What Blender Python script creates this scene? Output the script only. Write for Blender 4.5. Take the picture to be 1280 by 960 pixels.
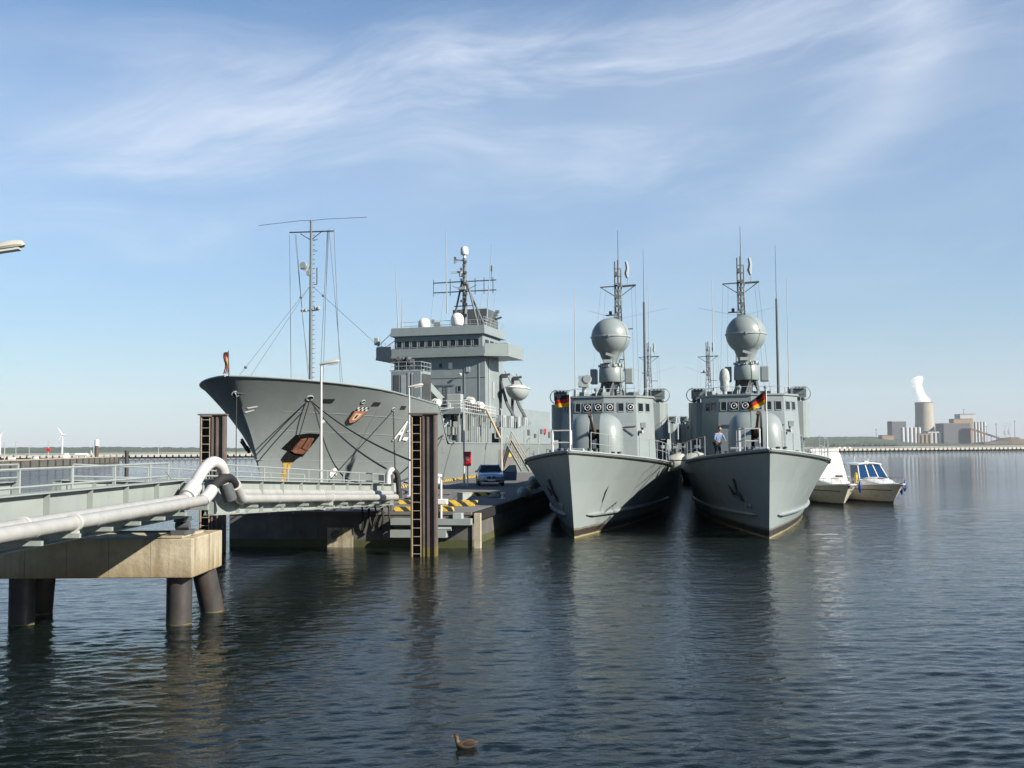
import bpy, math, random
import numpy as np
from mathutils import Vector, Matrix, noise as mnoise
random.seed(7)
R = math.radians
PI = math.pi
for o in list(bpy.data.objects): bpy.data.objects.remove(o)
S = bpy.context.scene
COL = S.collection

# ------------------------------------------------------------------ camera, sky, sun, exposure
F_PX, CAM_H, PITCH, ROLL = 1350.0, 4.0, math.atan(80.5/1350), R(0.447)
_F = Vector((0, math.cos(PITCH), math.sin(PITCH)))
_U0 = Vector((0, -math.sin(PITCH), math.cos(PITCH)))
_R0 = Vector((1, 0, 0))
_Rv = _R0*math.cos(ROLL) - _U0*math.sin(ROLL)
_Uv = _U0*math.cos(ROLL) + _R0*math.sin(ROLL)
camd = bpy.data.cameras.new('camera'); cam = bpy.data.objects.new('camera', camd); COL.objects.link(cam)
camd.sensor_width = 36; camd.lens = 36*F_PX/1280; camd.clip_start = 0.1; camd.clip_end = 40000
M3 = Matrix((_Rv, _Uv, -_F)).transposed()
cam.matrix_world = Matrix.Translation((0, 0, CAM_H)) @ M3.to_4x4()
S.camera = cam
S.render.resolution_x, S.render.resolution_y = 1024, 768

def at(px, py, D):
    d = _F + _Rv*((px-640)/F_PX) + _Uv*((480-py)/F_PX)
    return Vector((0, 0, CAM_H)) + d*(D/d.y)

SUN_EL, SUN_AZ = R(29), R(122)          # azimuth clockwise from +Y: to the right and behind the camera
S.view_settings.view_transform = 'Standard'; S.view_settings.look = 'None'
S.view_settings.exposure = 1.38; S.view_settings.gamma = 1
S.cycles.volume_bounces = 4
world = bpy.data.worlds.new('World'); S.world = world; world.use_nodes = True
nt = world.node_tree; N = nt.nodes; L = nt.links
for n in list(N): N.remove(n)
class NG:
    """tiny helper to write node maths"""
    def __init__(s, nt): s.nt = nt
    def node(s, t, **kw):
        n = s.nt.nodes.new(t)
        for k, v in kw.items(): setattr(n, k, v)
        return n
    def put(s, sock, v):
        if isinstance(v, bpy.types.NodeSocket): s.nt.links.new(v, sock)
        else: sock.default_value = v
    def m(s, op, a, b=0.0, c=None, clamp=False):
        n = s.node('ShaderNodeMath', operation=op); n.use_clamp = clamp
        s.put(n.inputs[0], a); s.put(n.inputs[1], b)
        if c is not None: s.put(n.inputs[2], c)
        return n.outputs[0]
    def xyz(s, a, b, c):
        n = s.node('ShaderNodeCombineXYZ'); s.put(n.inputs[0], a); s.put(n.inputs[1], b); s.put(n.inputs[2], c); return n.outputs[0]
    def noise(s, vec, scale, detail=4, rough=.55, dist=0.0):
        n = s.node('ShaderNodeTexNoise'); s.put(n.inputs['Vector'], vec); n.inputs['Scale'].default_value = scale
        n.inputs['Detail'].default_value = detail; n.inputs['Roughness'].default_value = rough; n.inputs['Distortion'].default_value = dist
        return n.outputs[0]
    def rng(s, v, a, b, c=0.0, d=1.0, smooth=False):
        n = s.node('ShaderNodeMapRange'); n.interpolation_type = 'SMOOTHSTEP' if smooth else 'LINEAR'
        s.put(n.inputs[0], v)
        for i, q in enumerate((a, b, c, d)): n.inputs[i+1].default_value = q
        return n.outputs[0]
    def mix(s, f, a, b):
        n = s.node('ShaderNodeMix', data_type='RGBA'); s.put(n.inputs[0], f); s.put(n.inputs[6], a); s.put(n.inputs[7], b); return n.outputs[2]
g = NG(nt)
sky = g.node('ShaderNodeTexSky', sky_type='NISHITA')
sky.sun_disc = False; sky.sun_elevation = SUN_EL; sky.sun_rotation = SUN_AZ
sky.air_density = 1.1; sky.dust_density = 0.25; sky.ozone_density = 3.5; sky.altitude = 0
tc = g.node('ShaderNodeTexCoord'); sep = g.node('ShaderNodeSeparateXYZ'); L.new(tc.outputs['Generated'], sep.inputs[0])
sx, sy, sz = sep.outputs
az = g.m('ARCTAN2', sx, sy); el = g.m('ARCSINE', sz)
# high cirrus: long wisps, thick band up high, an arc curling down on the right
w1 = g.noise(g.xyz(az, el, 0.0), 3.2, 3, .5)
vv = g.m('ADD', el, g.m('MULTIPLY', g.m('SUBTRACT', w1, .5), .10))
vv = g.m('SUBTRACT', vv, g.m('MULTIPLY', az, 0.10))
wisps = g.noise(g.xyz(g.m('MULTIPLY', az, 2.6), g.m('MULTIPLY', vv, 13.0), 3.7), 1.0, 7, .6, .6)
wisps = g.rng(wisps, .42, .72, 0, 1, True)
fine = g.noise(g.xyz(g.m('MULTIPLY', az, 7.0), g.m('MULTIPLY', vv, 50.0), 1.1), 1.0, 6, .62, .4)
fine = g.rng(fine, .35, .75)
def gauss(x, mu, sg):
    t = g.m('DIVIDE', g.m('SUBTRACT', x, mu), sg); return g.m('EXPONENT', g.m('MULTIPLY', g.m('MULTIPLY', t, t), -1.0))
band = g.m('MULTIPLY', gauss(vv, .335, .06), g.m('ADD', .25, gauss(az, -.02, .38)))
band2 = g.m('MULTIPLY', gauss(vv, .245, .06), gauss(az, -.05, .45))
ex = g.m('DIVIDE', g.m('SUBTRACT', az, .118), .27); ey = g.m('DIVIDE', g.m('SUBTRACT', el, .36), .172)
rr = g.m('SQRT', g.m('ADD', g.m('MULTIPLY', ex, ex), g.m('MULTIPLY', ey, ey)))
rr = g.m('ADD', rr, g.m('MULTIPLY', g.m('SUBTRACT', w1, .5), .18))
arc = g.m('MULTIPLY', gauss(rr, .93, .13), g.rng(az, .10, .30, 0, 1, True))
arc = g.m('MULTIPLY', arc, g.rng(el, .18, .27, .25, 1, True))
cl = g.m('MULTIPLY', band, g.m('ADD', .25, g.m('MULTIPLY', wisps, .85)))
cl = g.m('ADD', cl, g.m('MULTIPLY', band2, g.m('MULTIPLY', wisps, .55)))
cl = g.m('ADD', cl, g.m('MULTIPLY', arc, .55))
cl = g.m('ADD', cl, g.m('MULTIPLY', wisps, .15))
low = g.m('MULTIPLY', gauss(el, .122, .012), gauss(az, .03, .07))
cl = g.m('ADD', cl, g.m('MULTIPLY', low, .45))
cl = g.m('MULTIPLY', cl, g.m('ADD', .68, g.m('MULTIPLY', fine, .32)))
cl = g.m('MULTIPLY', cl, g.rng(el, .03, .10, 0, 1, True))
cl = g.m('MULTIPLY', g.m('ADD', cl, g.m('MULTIPLY', g.m('MULTIPLY', gauss(el, .27, .12), g.rng(g.noise(g.xyz(g.m('MULTIPLY', az, 2.0), g.m('MULTIPLY', vv, 5.0), 8.0), 1.0, 4, .5), .3, .65, .25, 1, True)), .50)), .52, clamp=True)
skyc = g.node('ShaderNodeHueSaturation'); skyc.inputs['Saturation'].default_value = 1.12
L.new(sky.outputs[0], skyc.inputs['Color'])
tint = g.node('ShaderNodeMix', data_type='RGBA', blend_type='MULTIPLY'); tint.inputs[0].default_value = 1
L.new(skyc.outputs[0], tint.inputs[6]); tint.inputs[7].default_value = (.86, 1.01, 1.07, 1)
hz = g.m('MULTIPLY', g.m('EXPONENT', g.m('MULTIPLY', g.m('MAXIMUM', el, 0.0), -5.5)), .76)
base_ = g.mix(hz, tint.outputs[2], (3.75, 4.2, 5.3, 1))
col = g.mix(cl, base_, (6.3, 6.9, 7.8, 1))
bg = g.node('ShaderNodeBackground'); bg.inputs['Strength'].default_value = 0.050
L.new(col, bg.inputs['Color'])
out = g.node('ShaderNodeOutputWorld'); L.new(bg.outputs[0], out.inputs['Surface'])

sd = bpy.data.lights.new('sun', 'SUN'); sd.energy = 5.0; sd.angle = R(0.53); sd.color = (1, .93, .82)
sun = bpy.data.objects.new('sun', sd); COL.objects.link(sun)
sdir = Vector((math.sin(SUN_AZ)*math.cos(SUN_EL), math.cos(SUN_AZ)*math.cos(SUN_EL), math.sin(SUN_EL)))
sun.rotation_euler = sdir.to_track_quat('Z', 'Y').to_euler(); sun.location = (30, -30, 60)

# ------------------------------------------------------------------ materials
MATS = {}; AK = .63
def mat(name, col, rough=.5, metal=0.0, var=.12, scale=1.5, bump=0.0, bscale=20, streak=None, streak_amt=.0,
        spec=.3, coat=0.0, zband=None, fn=None, gen='Object', obj_tint=0):
    """procedural paint / concrete / steel: base colour with blotches, optional vertical streaks and a waterline band"""
    if name in MATS: return MATS[name]
    m = bpy.data.materials.new(name); m.use_nodes = True; MATS[name] = m
    g = NG(m.node_tree); b = m.node_tree.nodes['Principled BSDF']
    t = g.node('ShaderNodeTexCoord').outputs[gen]
    col = tuple(x*AK for x in col)
    c1 = tuple(min(1, x*(1+var)) for x in col)+(1,); c0 = tuple(x*(1-var) for x in col)+(1,)
    n1 = g.noise(t, scale, 6, .6)
    c = g.mix(g.rng(n1, .3, .7), c0, c1)
    sp = g.node('ShaderNodeSeparateXYZ'); m.node_tree.links.new(t, sp.inputs[0])
    if streak:
        sv = g.xyz(g.m('MULTIPLY', sp.outputs[0], 2.2), g.m('MULTIPLY', sp.outputs[1], 2.2), g.m('MULTIPLY', sp.outputs[2], .13))
        n2 = g.noise(sv, 1.6, 5, .6)
        n3 = g.noise(t, .35, 2, .5)
        f = g.m('MULTIPLY', g.rng(n2, .52, .74), g.m('MULTIPLY', g.rng(n3, .35, .65), streak_amt), clamp=True)
        c = g.mix(f, c, tuple(q*AK for q in streak)+(1,))
    if zband:
        for (z0, z1, bc) in zband:
            wob = g.m('ADD', sp.outputs[2], g.m('MULTIPLY', g.m('SUBTRACT', g.noise(t, 2.5, 4), .5), .12))
            f = g.m('MULTIPLY', g.rng(wob, z0, z0+.03), g.rng(wob, z1, z1+.03, 1, 0), clamp=True)
            c = g.mix(f, c, tuple(bc)+(1,))
    if fn: c = fn(g, t, sp, c)
    g.put(b.inputs['Base Color'], c)
    rn = g.rng(g.noise(t, scale*3, 4), .3, .7, max(.02, rough*.8), min(1, rough*1.2)); g.put(b.inputs['Roughness'], rn)
    b.inputs['Metallic'].default_value = metal
    b.inputs['Specular IOR Level'].default_value = spec
    b.inputs['Coat Weight'].default_value = coat
    if bump:
        bn = g.node('ShaderNodeBump'); bn.inputs['Strength'].default_value = 1; bn.inputs['Distance'].default_value = bump
        g.put(bn.inputs['Height'], g.noise(t, bscale, 5, .6)); g.put(b.inputs['Normal'], bn.outputs[0])
    return m

def plates(dark=.9, sx=2.6, sz=1.35):
    """welded plate seams and slightly different plates"""
    def fn(g, t, sp, c):
        br = g.node('ShaderNodeTexBrick'); br.offset = .5
        g.put(br.inputs['Vector'], g.xyz(g.m('ADD', sp.outputs[0], sp.outputs[1]), sp.outputs[2], 0.0))
        br.inputs['Color1'].default_value = (1, 1, 1, 1); br.inputs['Color2'].default_value = (.93, .94, .94, 1)
        br.inputs['Mortar'].default_value = (dark, dark, dark, 1)
        br.inputs['Scale'].default_value = 1; br.inputs['Brick Width'].default_value = sx; br.inputs['Row Height'].default_value = sz
        br.inputs['Mortar Size'].default_value = .018; br.inputs['Mortar Smooth'].default_value = .5
        n = g.node('ShaderNodeMix', data_type='RGBA', blend_type='MULTIPLY'); n.inputs[0].default_value = 1
        g.put(n.inputs[6], c); g.put(n.inputs[7], br.outputs[0]); return n.outputs[2]
    return fn

GREY = (.245, .288, .295)
m_hull = mat('navy_grey_hull', (.205, .232, .232), .5, 0, .07, .35, .006, 1.2, streak=(.17, .165, .145), streak_amt=.45,
             zband=[(-9, .50, (.035, .028, .024)), (.50, .58, (.15, .15, .13))], fn=plates(.93, 5.2, 1.7))
m_hullf = mat('boat_grey_hull', (.27, .312, .308), .40, 0, .06, .5, .004, .9,
              zband=[(-9, .34, (.030, .024, .020)), (.34, .42, (.10, .10, .08)), (-.3, .05, (.22, .20, .11))], fn=plates(.955, 3.1, 1.25))
m_grey = mat('navy_grey_paint', GREY, .42, 0, .07, .8, .002, 6, streak=(.19, .19, .175), streak_amt=.35, fn=plates(.9, 1.9, 1.1))
m_greys = mat('navy_grey_smooth', (.25, .292, .29), .38, 0, .05, 1.0, .001, 10)
m_mast = mat('mast_grey', (.15, .17, .175), .5, 0, .1, 3)
m_raft = mat('raft_white', (.60, .60, .57), .5, 0, .08, 3)
m_light = mat('light_grey_paint', (.36, .40, .40), .4, 0, .06, 1.5)
m_dgrey = mat('dark_grey_fitting', (.085, .095, .10), .5, 0, .15, 3)
m_deck = mat('deck_grey', (.12, .14, .14), .8, 0, .15, 1.5, .002, 40)
m_white = mat('white_paint', (.78, .78, .76), .35, 0, .05, 2, streak=(.45, .42, .36), streak_amt=.3)
m_cream = mat('white_gelcoat', (.80, .79, .75), .2, 0, .02, 1.0, coat=.5)
m_glass = mat('dark_window_glass', (.012, .015, .018), .10, 0, .1, 3, spec=.25)
m_bglass = mat('blue_tinted_glass', (.012, .05, .13), .06, 0, .1, 3, spec=.8)
m_black = mat('black_rubber', (.018, .018, .018), .7, 0, .2, 5)
m_rope = mat('mooring_rope_fibre', (.05, .05, .048), .9, 0, .3, 30)
m_green = mat('bridge_green_grey', (.295, .33, .31), .5, 0, .08, 1.2, .002, 20, streak=(.14, .15, .12), streak_amt=.5)
m_galv = mat('galvanised_pipe', (.42, .42, .40), .36, .12, .12, 2.5, .001, 15, streak=(.28, .25, .2), streak_amt=.10)
m_galvb = mat('bright_steel_sleeve', (.56, .56, .54), .36, .15, .08, 6, .003, 25)
m_rail = mat('galvanised_rail', (.33, .37, .36), .45, .15, .1, 5)
m_conc = mat('weathered_concrete', (.42, .37, .265), .85, 0, .30, 1.3, .012, 9, streak=(.12, .085, .045), streak_amt=1.9)
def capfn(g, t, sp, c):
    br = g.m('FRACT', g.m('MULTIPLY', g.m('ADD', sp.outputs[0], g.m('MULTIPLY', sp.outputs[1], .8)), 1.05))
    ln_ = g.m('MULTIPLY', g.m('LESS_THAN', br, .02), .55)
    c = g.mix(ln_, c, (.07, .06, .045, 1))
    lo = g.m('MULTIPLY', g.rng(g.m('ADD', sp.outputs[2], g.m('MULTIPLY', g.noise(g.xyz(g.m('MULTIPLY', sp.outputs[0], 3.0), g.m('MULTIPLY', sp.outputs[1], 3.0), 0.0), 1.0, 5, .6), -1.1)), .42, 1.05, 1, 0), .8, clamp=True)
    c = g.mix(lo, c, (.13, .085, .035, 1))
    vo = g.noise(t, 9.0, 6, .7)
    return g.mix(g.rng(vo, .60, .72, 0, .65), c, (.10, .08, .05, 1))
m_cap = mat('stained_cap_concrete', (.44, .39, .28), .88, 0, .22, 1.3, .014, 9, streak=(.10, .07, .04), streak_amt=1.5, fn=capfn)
m_concd = mat('dark_wet_concrete', (.12, .115, .105), .75, 0, .3, .9, .008, 10, streak=(.05, .045, .035), streak_amt=.9,
              zband=[(-3, .30, (.045, .05, .02))])
m_pave = mat('pontoon_paving', (.155, .15, .14), .9, 0, .2, .6, .004, 30)
m_steel = mat('dark_steel_pile', (.055, .052, .050), .55, .2, .3, 1.5, .004, 12, streak=(.16, .07, .03), streak_amt=.5,
              zband=[(-3, .0, (.13, .12, .05))])
m_rust = mat('brown_weathered_steel', (.13, .105, .095), .7, .1, .25, 2.0, .006, 10, streak=(.06, .045, .04), streak_amt=.8,
             zband=[(-3, .35, (.10, .085, .03))])
m_rustr = mat('rusty_iron', (.15, .062, .033), .9, 0, .6, 3, .02, 9)
m_red = mat('red_paint', (.55, .02, .02), .4)
m_yel = mat('yellow_paint', (.75, .50, .03), .5, 0, .15, 6)
m_gold = mat('flag_gold', (.80, .42, .01), .8, 0, .05)
m_fred = mat('flag_red', (.50, .015, .01), .8, 0, .05)
m_fblk = mat('flag_black', (.012, .012, .012), .85)
m_fend = mat('fender_rubber_grey', (.42, .42, .37), .6, 0, .15, 3)
m_bfend = mat('blue_fender', (.02, .05, .22), .4)
m_tarp = mat('white_tarpaulin', (.40, .43, .42), .8, 0, .12, 4, .05, 5)
m_car = mat('blue_metallic_paint', (.24, .33, .47), .22, .4, .04, 3, coat=1)
m_chrome = mat('chrome_trim', (.6, .6, .6), .15, 1.0, .05)
m_head = mat('headlight_glass', (.65, .68, .7), .08, .3, .05, coat=1)
m_plate = mat('licence_plate', (.7, .7, .66), .4)
m_skin = mat('skin', (.45, .26, .18), .5, 0, .05)
m_shirt = mat('light_blue_shirt', (.16, .27, .46), .85, 0, .08, 8)
m_trous = mat('dark_trousers', (.02, .022, .035), .9, 0, .1)
m_hair = mat('dark_hair', (.02, .015, .01), .7, 0, .2, 30)
m_hill = mat('hill_woodland', (.045, .07, .035), .95, 0, .45, .012, 0)
m_land = mat('shore_land', (.07, .075, .05), .95, 0, .3, .02)
m_tower = mat('cooling_tower_concrete', (.34, .31, .25), .9, 0, .06, .02)
m_pbl = mat('plant_grey_cladding', (.10, .105, .115), .8, 0, .05, .02)
m_ptan = mat('plant_tan_cladding', (.28, .20, .12), .8, 0, .06, .02)
m_pwh = mat('plant_pale_cladding', (.42, .43, .43), .7, 0, .05, .02)
m_coal = mat('brown_heap', (.12, .085, .06), .95, 0, .2, .03)
m_light_lens = mat('lamp_lens', (.5, .5, .45), .25)

# ------------------------------------------------------------------ mesh builder
class MB:
    def __init__(s): s.v = []; s.f = []; s.m = []; s.sm = []; s.st = []
    def add(s, vs, fs, m=0, smooth=False):
        o = len(s.v); s.st.append(o); s.v += [tuple(p) for p in vs]
        for f in fs: s.f.append(tuple(i+o for i in f)); s.m.append(m); s.sm.append(smooth)
        return s
    def box(s, c, d, rz=0.0, m=0, rx=0.0, ry=0.0):
        rot = Matrix.Rotation(rz, 3, 'Z') @ Matrix.Rotation(ry, 3, 'Y') @ Matrix.Rotation(rx, 3, 'X'); c = Vector(c)
        vs = [c + rot @ Vector((x*d[0]/2, y*d[1]/2, z*d[2]/2)) for x in (-1, 1) for y in (-1, 1) for z in (-1, 1)]
        return s.add(vs, [(0, 1, 3, 2), (4, 6, 7, 5), (0, 4, 5, 1), (2, 3, 7, 6), (0, 2, 6, 4), (1, 5, 7, 3)], m)
    def b(s, x0, x1, y0, y1, z0, z1, m=0):
        return s.box(((x0+x1)/2, (y0+y1)/2, (z0+z1)/2), (abs(x1-x0), abs(y1-y0), abs(z1-z0)), m=m)
    def bar(s, p, q, w, h, m=0):
        p, q = Vector(p), Vector(q); d = q-p; l = d.length
        if l < 1e-6: return s
        y = d/l; up = Vector((0, 0, 1)) if abs(y.z) < .99 else Vector((0, 1, 0))
        x = y.cross(up).normalized(); z = x.cross(y); c = (p+q)/2
        vs = [c + x*(a*w/2) + y*(b_*l/2) + z*(e*h/2) for a in (-1, 1) for b_ in (-1, 1) for e in (-1, 1)]
        return s.add(vs, [(0, 1, 3, 2), (4, 6, 7, 5), (0, 4, 5, 1), (2, 3, 7, 6), (0, 2, 6, 4), (1, 5, 7, 3)], m)
    def tube(s, pts, r, n=8, m=0, cap=True, smooth=True):
        pts = [Vector(p) for p in pts]; k = len(pts)
        rs = list(r) if isinstance(r, (list, tuple)) else [r]*k
        rs = (rs+[rs[-1]]*k)[:k]
        if cap and smooth and (pts[0]-pts[1]).length > 1e-6 and (pts[-1]-pts[-2]).length > 1e-6:
            e0 = min(.03, .004/(pts[0]-pts[1]).length); e1 = min(.03, .004/(pts[-1]-pts[-2]).length)   # tight rings keep the end caps from tilting the shading
            pts = [pts[0], pts[0].lerp(pts[1], e0)]+pts[1:-1]+[pts[-1].lerp(pts[-2], e1), pts[-1]]
            rs = [rs[0], rs[0]]+rs[1:-1]+[rs[-1], rs[-1]]; k = len(pts)
        vs = []; prev = None
        for i, p in enumerate(pts):
            d = (pts[min(i+1, k-1)]-pts[max(i-1, 0)]).normalized()
            if prev is None:
                a = Vector((0, 0, 1)) if abs(d.z) < .9 else Vector((1, 0, 0)); x = d.cross(a).normalized()
            else: x = (prev - d*prev.dot(d)).normalized()
            prev = x; y = d.cross(x)
            for j in range(n):
                t = 2*PI*j/n; vs.append(p + (x*math.cos(t)+y*math.sin(t))*rs[i])
        fs = [(i*n+j, i*n+(j+1) % n, (i+1)*n+(j+1) % n, (i+1)*n+j) for i in range(k-1) for j in range(n)]
        s.add(vs, fs, m, smooth)
        if cap:
            o = len(s.v)-len(vs)
            s.f.append(tuple(range(o+n-1, o-1, -1))); s.m.append(m); s.sm.append(False)
            s.f.append(tuple(range(o+(k-1)*n, o+k*n))); s.m.append(m); s.sm.append(False)
        return s
    def lathe(s, prof, c=(0, 0, 0), n=20, m=0, rot=None, smooth=True, sc=(1, 1)):
        c = Vector(c); vs = []; prof = list(prof)
        if prof[0][0] > 1e-4: prof.insert(1, (prof[0][0]+(prof[1][0]-prof[0][0])*.02, prof[0][1]+(prof[1][1]-prof[0][1])*.02))
        if prof[-1][0] > 1e-4: prof.insert(-1, (prof[-1][0]+(prof[-2][0]-prof[-1][0])*.02, prof[-1][1]+(prof[-2][1]-prof[-1][1])*.02))
        for r, z in prof:
            for j in range(n):
                t = 2*PI*j/n; p = Vector((r*math.cos(t)*sc[0], r*math.sin(t)*sc[1], z))
                vs.append(c + (rot @ p if rot else p))
        fs = [(i*n+j, i*n+(j+1) % n, (i+1)*n+(j+1) % n, (i+1)*n+j) for i in range(len(prof)-1) for j in range(n)]
        s.add(vs, fs, m, smooth)
        o = len(s.v)-len(vs)
        if prof[0][0] > 1e-4: s.f.append(tuple(range(o+n-1, o-1, -1))); s.m.append(m); s.sm.append(False)
        if prof[-1][0] > 1e-4:
            k = (len(prof)-1)*n; s.f.append(tuple(range(o+k, o+k+n))); s.m.append(m); s.sm.append(False)
        return s
    def ball(s, c, r, m=0, n=12, sc=(1, 1, 1), rot=None):
        pr = [(r*math.sin(PI*i/n)*1.0, -r*math.cos(PI*i/n)*sc[2]) for i in range(n+1)]
        return s.lathe(pr, c, max(8, n+4), m, rot, True, (sc[0], sc[1]))
    def prism(s, poly, z0, z1, m=0, top=None):
        """vertical prism, optional different top polygon"""
        k = len(poly); t = top or poly
        vs = [(x, y, z0) for x, y in poly]+[(x, y, z1) for x, y in t]
        fs = [(i, (i+1) % k, k+(i+1) % k, k+i) for i in range(k)]+[tuple(range(k-1, -1, -1)), tuple(range(k, 2*k))]
        return s.add(vs, fs, m)
    def grid(s, fn, nu, nv, m=0, smooth=True):
        vs = [fn(i/nu, j/nv) for i in range(nu+1) for j in range(nv+1)]
        fs = [(i*(nv+1)+j, (i+1)*(nv+1)+j, (i+1)*(nv+1)+j+1, i*(nv+1)+j+1) for i in range(nu) for j in range(nv)]
        return s.add(vs, fs, m, smooth)
    def quad(s, a, b, c, d, m=0): return s.add([a, b, c, d], [(0, 1, 2, 3)], m)
    def explode(s, name, mats, parent=None, bevel=0.0):
        vs = {}; st = sorted(set(s.st))+[len(s.v)]
        for a, b in zip(st, st[1:]):
            q = MB(); q.v = s.v[a:b]
            for f, m_, sm_ in zip(s.f, s.m, s.sm):
                if a <= f[0] < b: q.f.append(tuple(i-a for i in f)); q.m.append(m_); q.sm.append(sm_)
            q.build(name, mats, parent, bevel)
    def build(s, name, mats, parent=None, bevel=0.0, loc=None, rz=0.0, solid=0.0):
        me = bpy.data.meshes.new(name); me.from_pydata(s.v, [], s.f)
        if not isinstance(mats, (list, tuple)): mats = [mats]
        for q in mats: me.materials.append(q)
        me.polygons.foreach_set('material_index', s.m); me.polygons.foreach_set('use_smooth', s.sm)
        me.update()
        import bmesh
        bm = bmesh.new(); bm.from_mesh(me); bmesh.ops.remove_doubles(bm, verts=bm.verts, dist=1e-5)
        bmesh.ops.recalc_face_normals(bm, faces=bm.faces)
        for e in bm.edges:
            if len(e.link_faces) == 2 and e.calc_face_angle(0) > R(42): e.smooth = False
        bm.to_mesh(me); bm.free()
        o = bpy.data.objects.new(name, me); COL.objects.link(o)
        if parent: o.parent = parent
        if loc is not None: o.location = loc
        o.rotation_euler.z = rz
        if solid:
            q = o.modifiers.new('Solidify', 'SOLIDIFY'); q.thickness = solid; q.offset = 0
        if bevel:
            q = o.modifiers.new('Bevel', 'BEVEL'); q.width = bevel; q.segments = 2; q.limit_method = 'ANGLE'; q.angle_limit = R(50)
        return o

def tag(o, label=None, cat=None, group=None, kind=None):
    if label: o['label'] = label
    if cat: o['category'] = cat
    if group: o['group'] = group
    if kind: o['kind'] = kind
    return o
def thing(name, label, cat, loc=(0, 0, 0), rz=0.0, group=None):
    o = bpy.data.objects.new(name, None); COL.objects.link(o); o.empty_display_size = .3
    o.location = loc; o.rotation_euler = (0, 0, rz); return tag(o, label, cat, group)
def kids(o): return [c for c in bpy.data.objects if c.parent == o]
def copy_tree(o, parent=None, skip=()):
    c = o.copy(); COL.objects.link(c); c.parent = parent
    for ch in kids(o):
        if ch.name.split('.')[0] not in skip: copy_tree(ch, c, skip)
    return c
def arcpts(c, r, a0, a1, n, ax=(1, 0, 0), ay=(0, 0, 1)):
    c = Vector(c); ax = Vector(ax); ay = Vector(ay)
    return [c + ax*(r*math.cos(a0+(a1-a0)*i/n)) + ay*(r*math.sin(a0+(a1-a0)*i/n)) for i in range(n+1)]
def railing(mb, pts, h, rails=(1.0, .66, .33), step=1.6, r=.016, m=0, post=.018):
    pts = [Vector(p) for p in pts]
    for k in rails: mb.tube([p+Vector((0, 0, h*k)) for p in pts], r, 5, m)
    acc = 0.0; mb.tube([pts[0], pts[0]+Vector((0, 0, h))], post, 5, m)
    for a, b in zip(pts, pts[1:]):
        l = (b-a).length; t = step-acc
        while t < l:
            p = a.lerp(b, t/l); mb.tube([p, p+Vector((0, 0, h))], post, 5, m); t += step
        acc = (acc+l) % step
    mb.tube([pts[-1], pts[-1]+Vector((0, 0, h))], post, 5, m)

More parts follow.
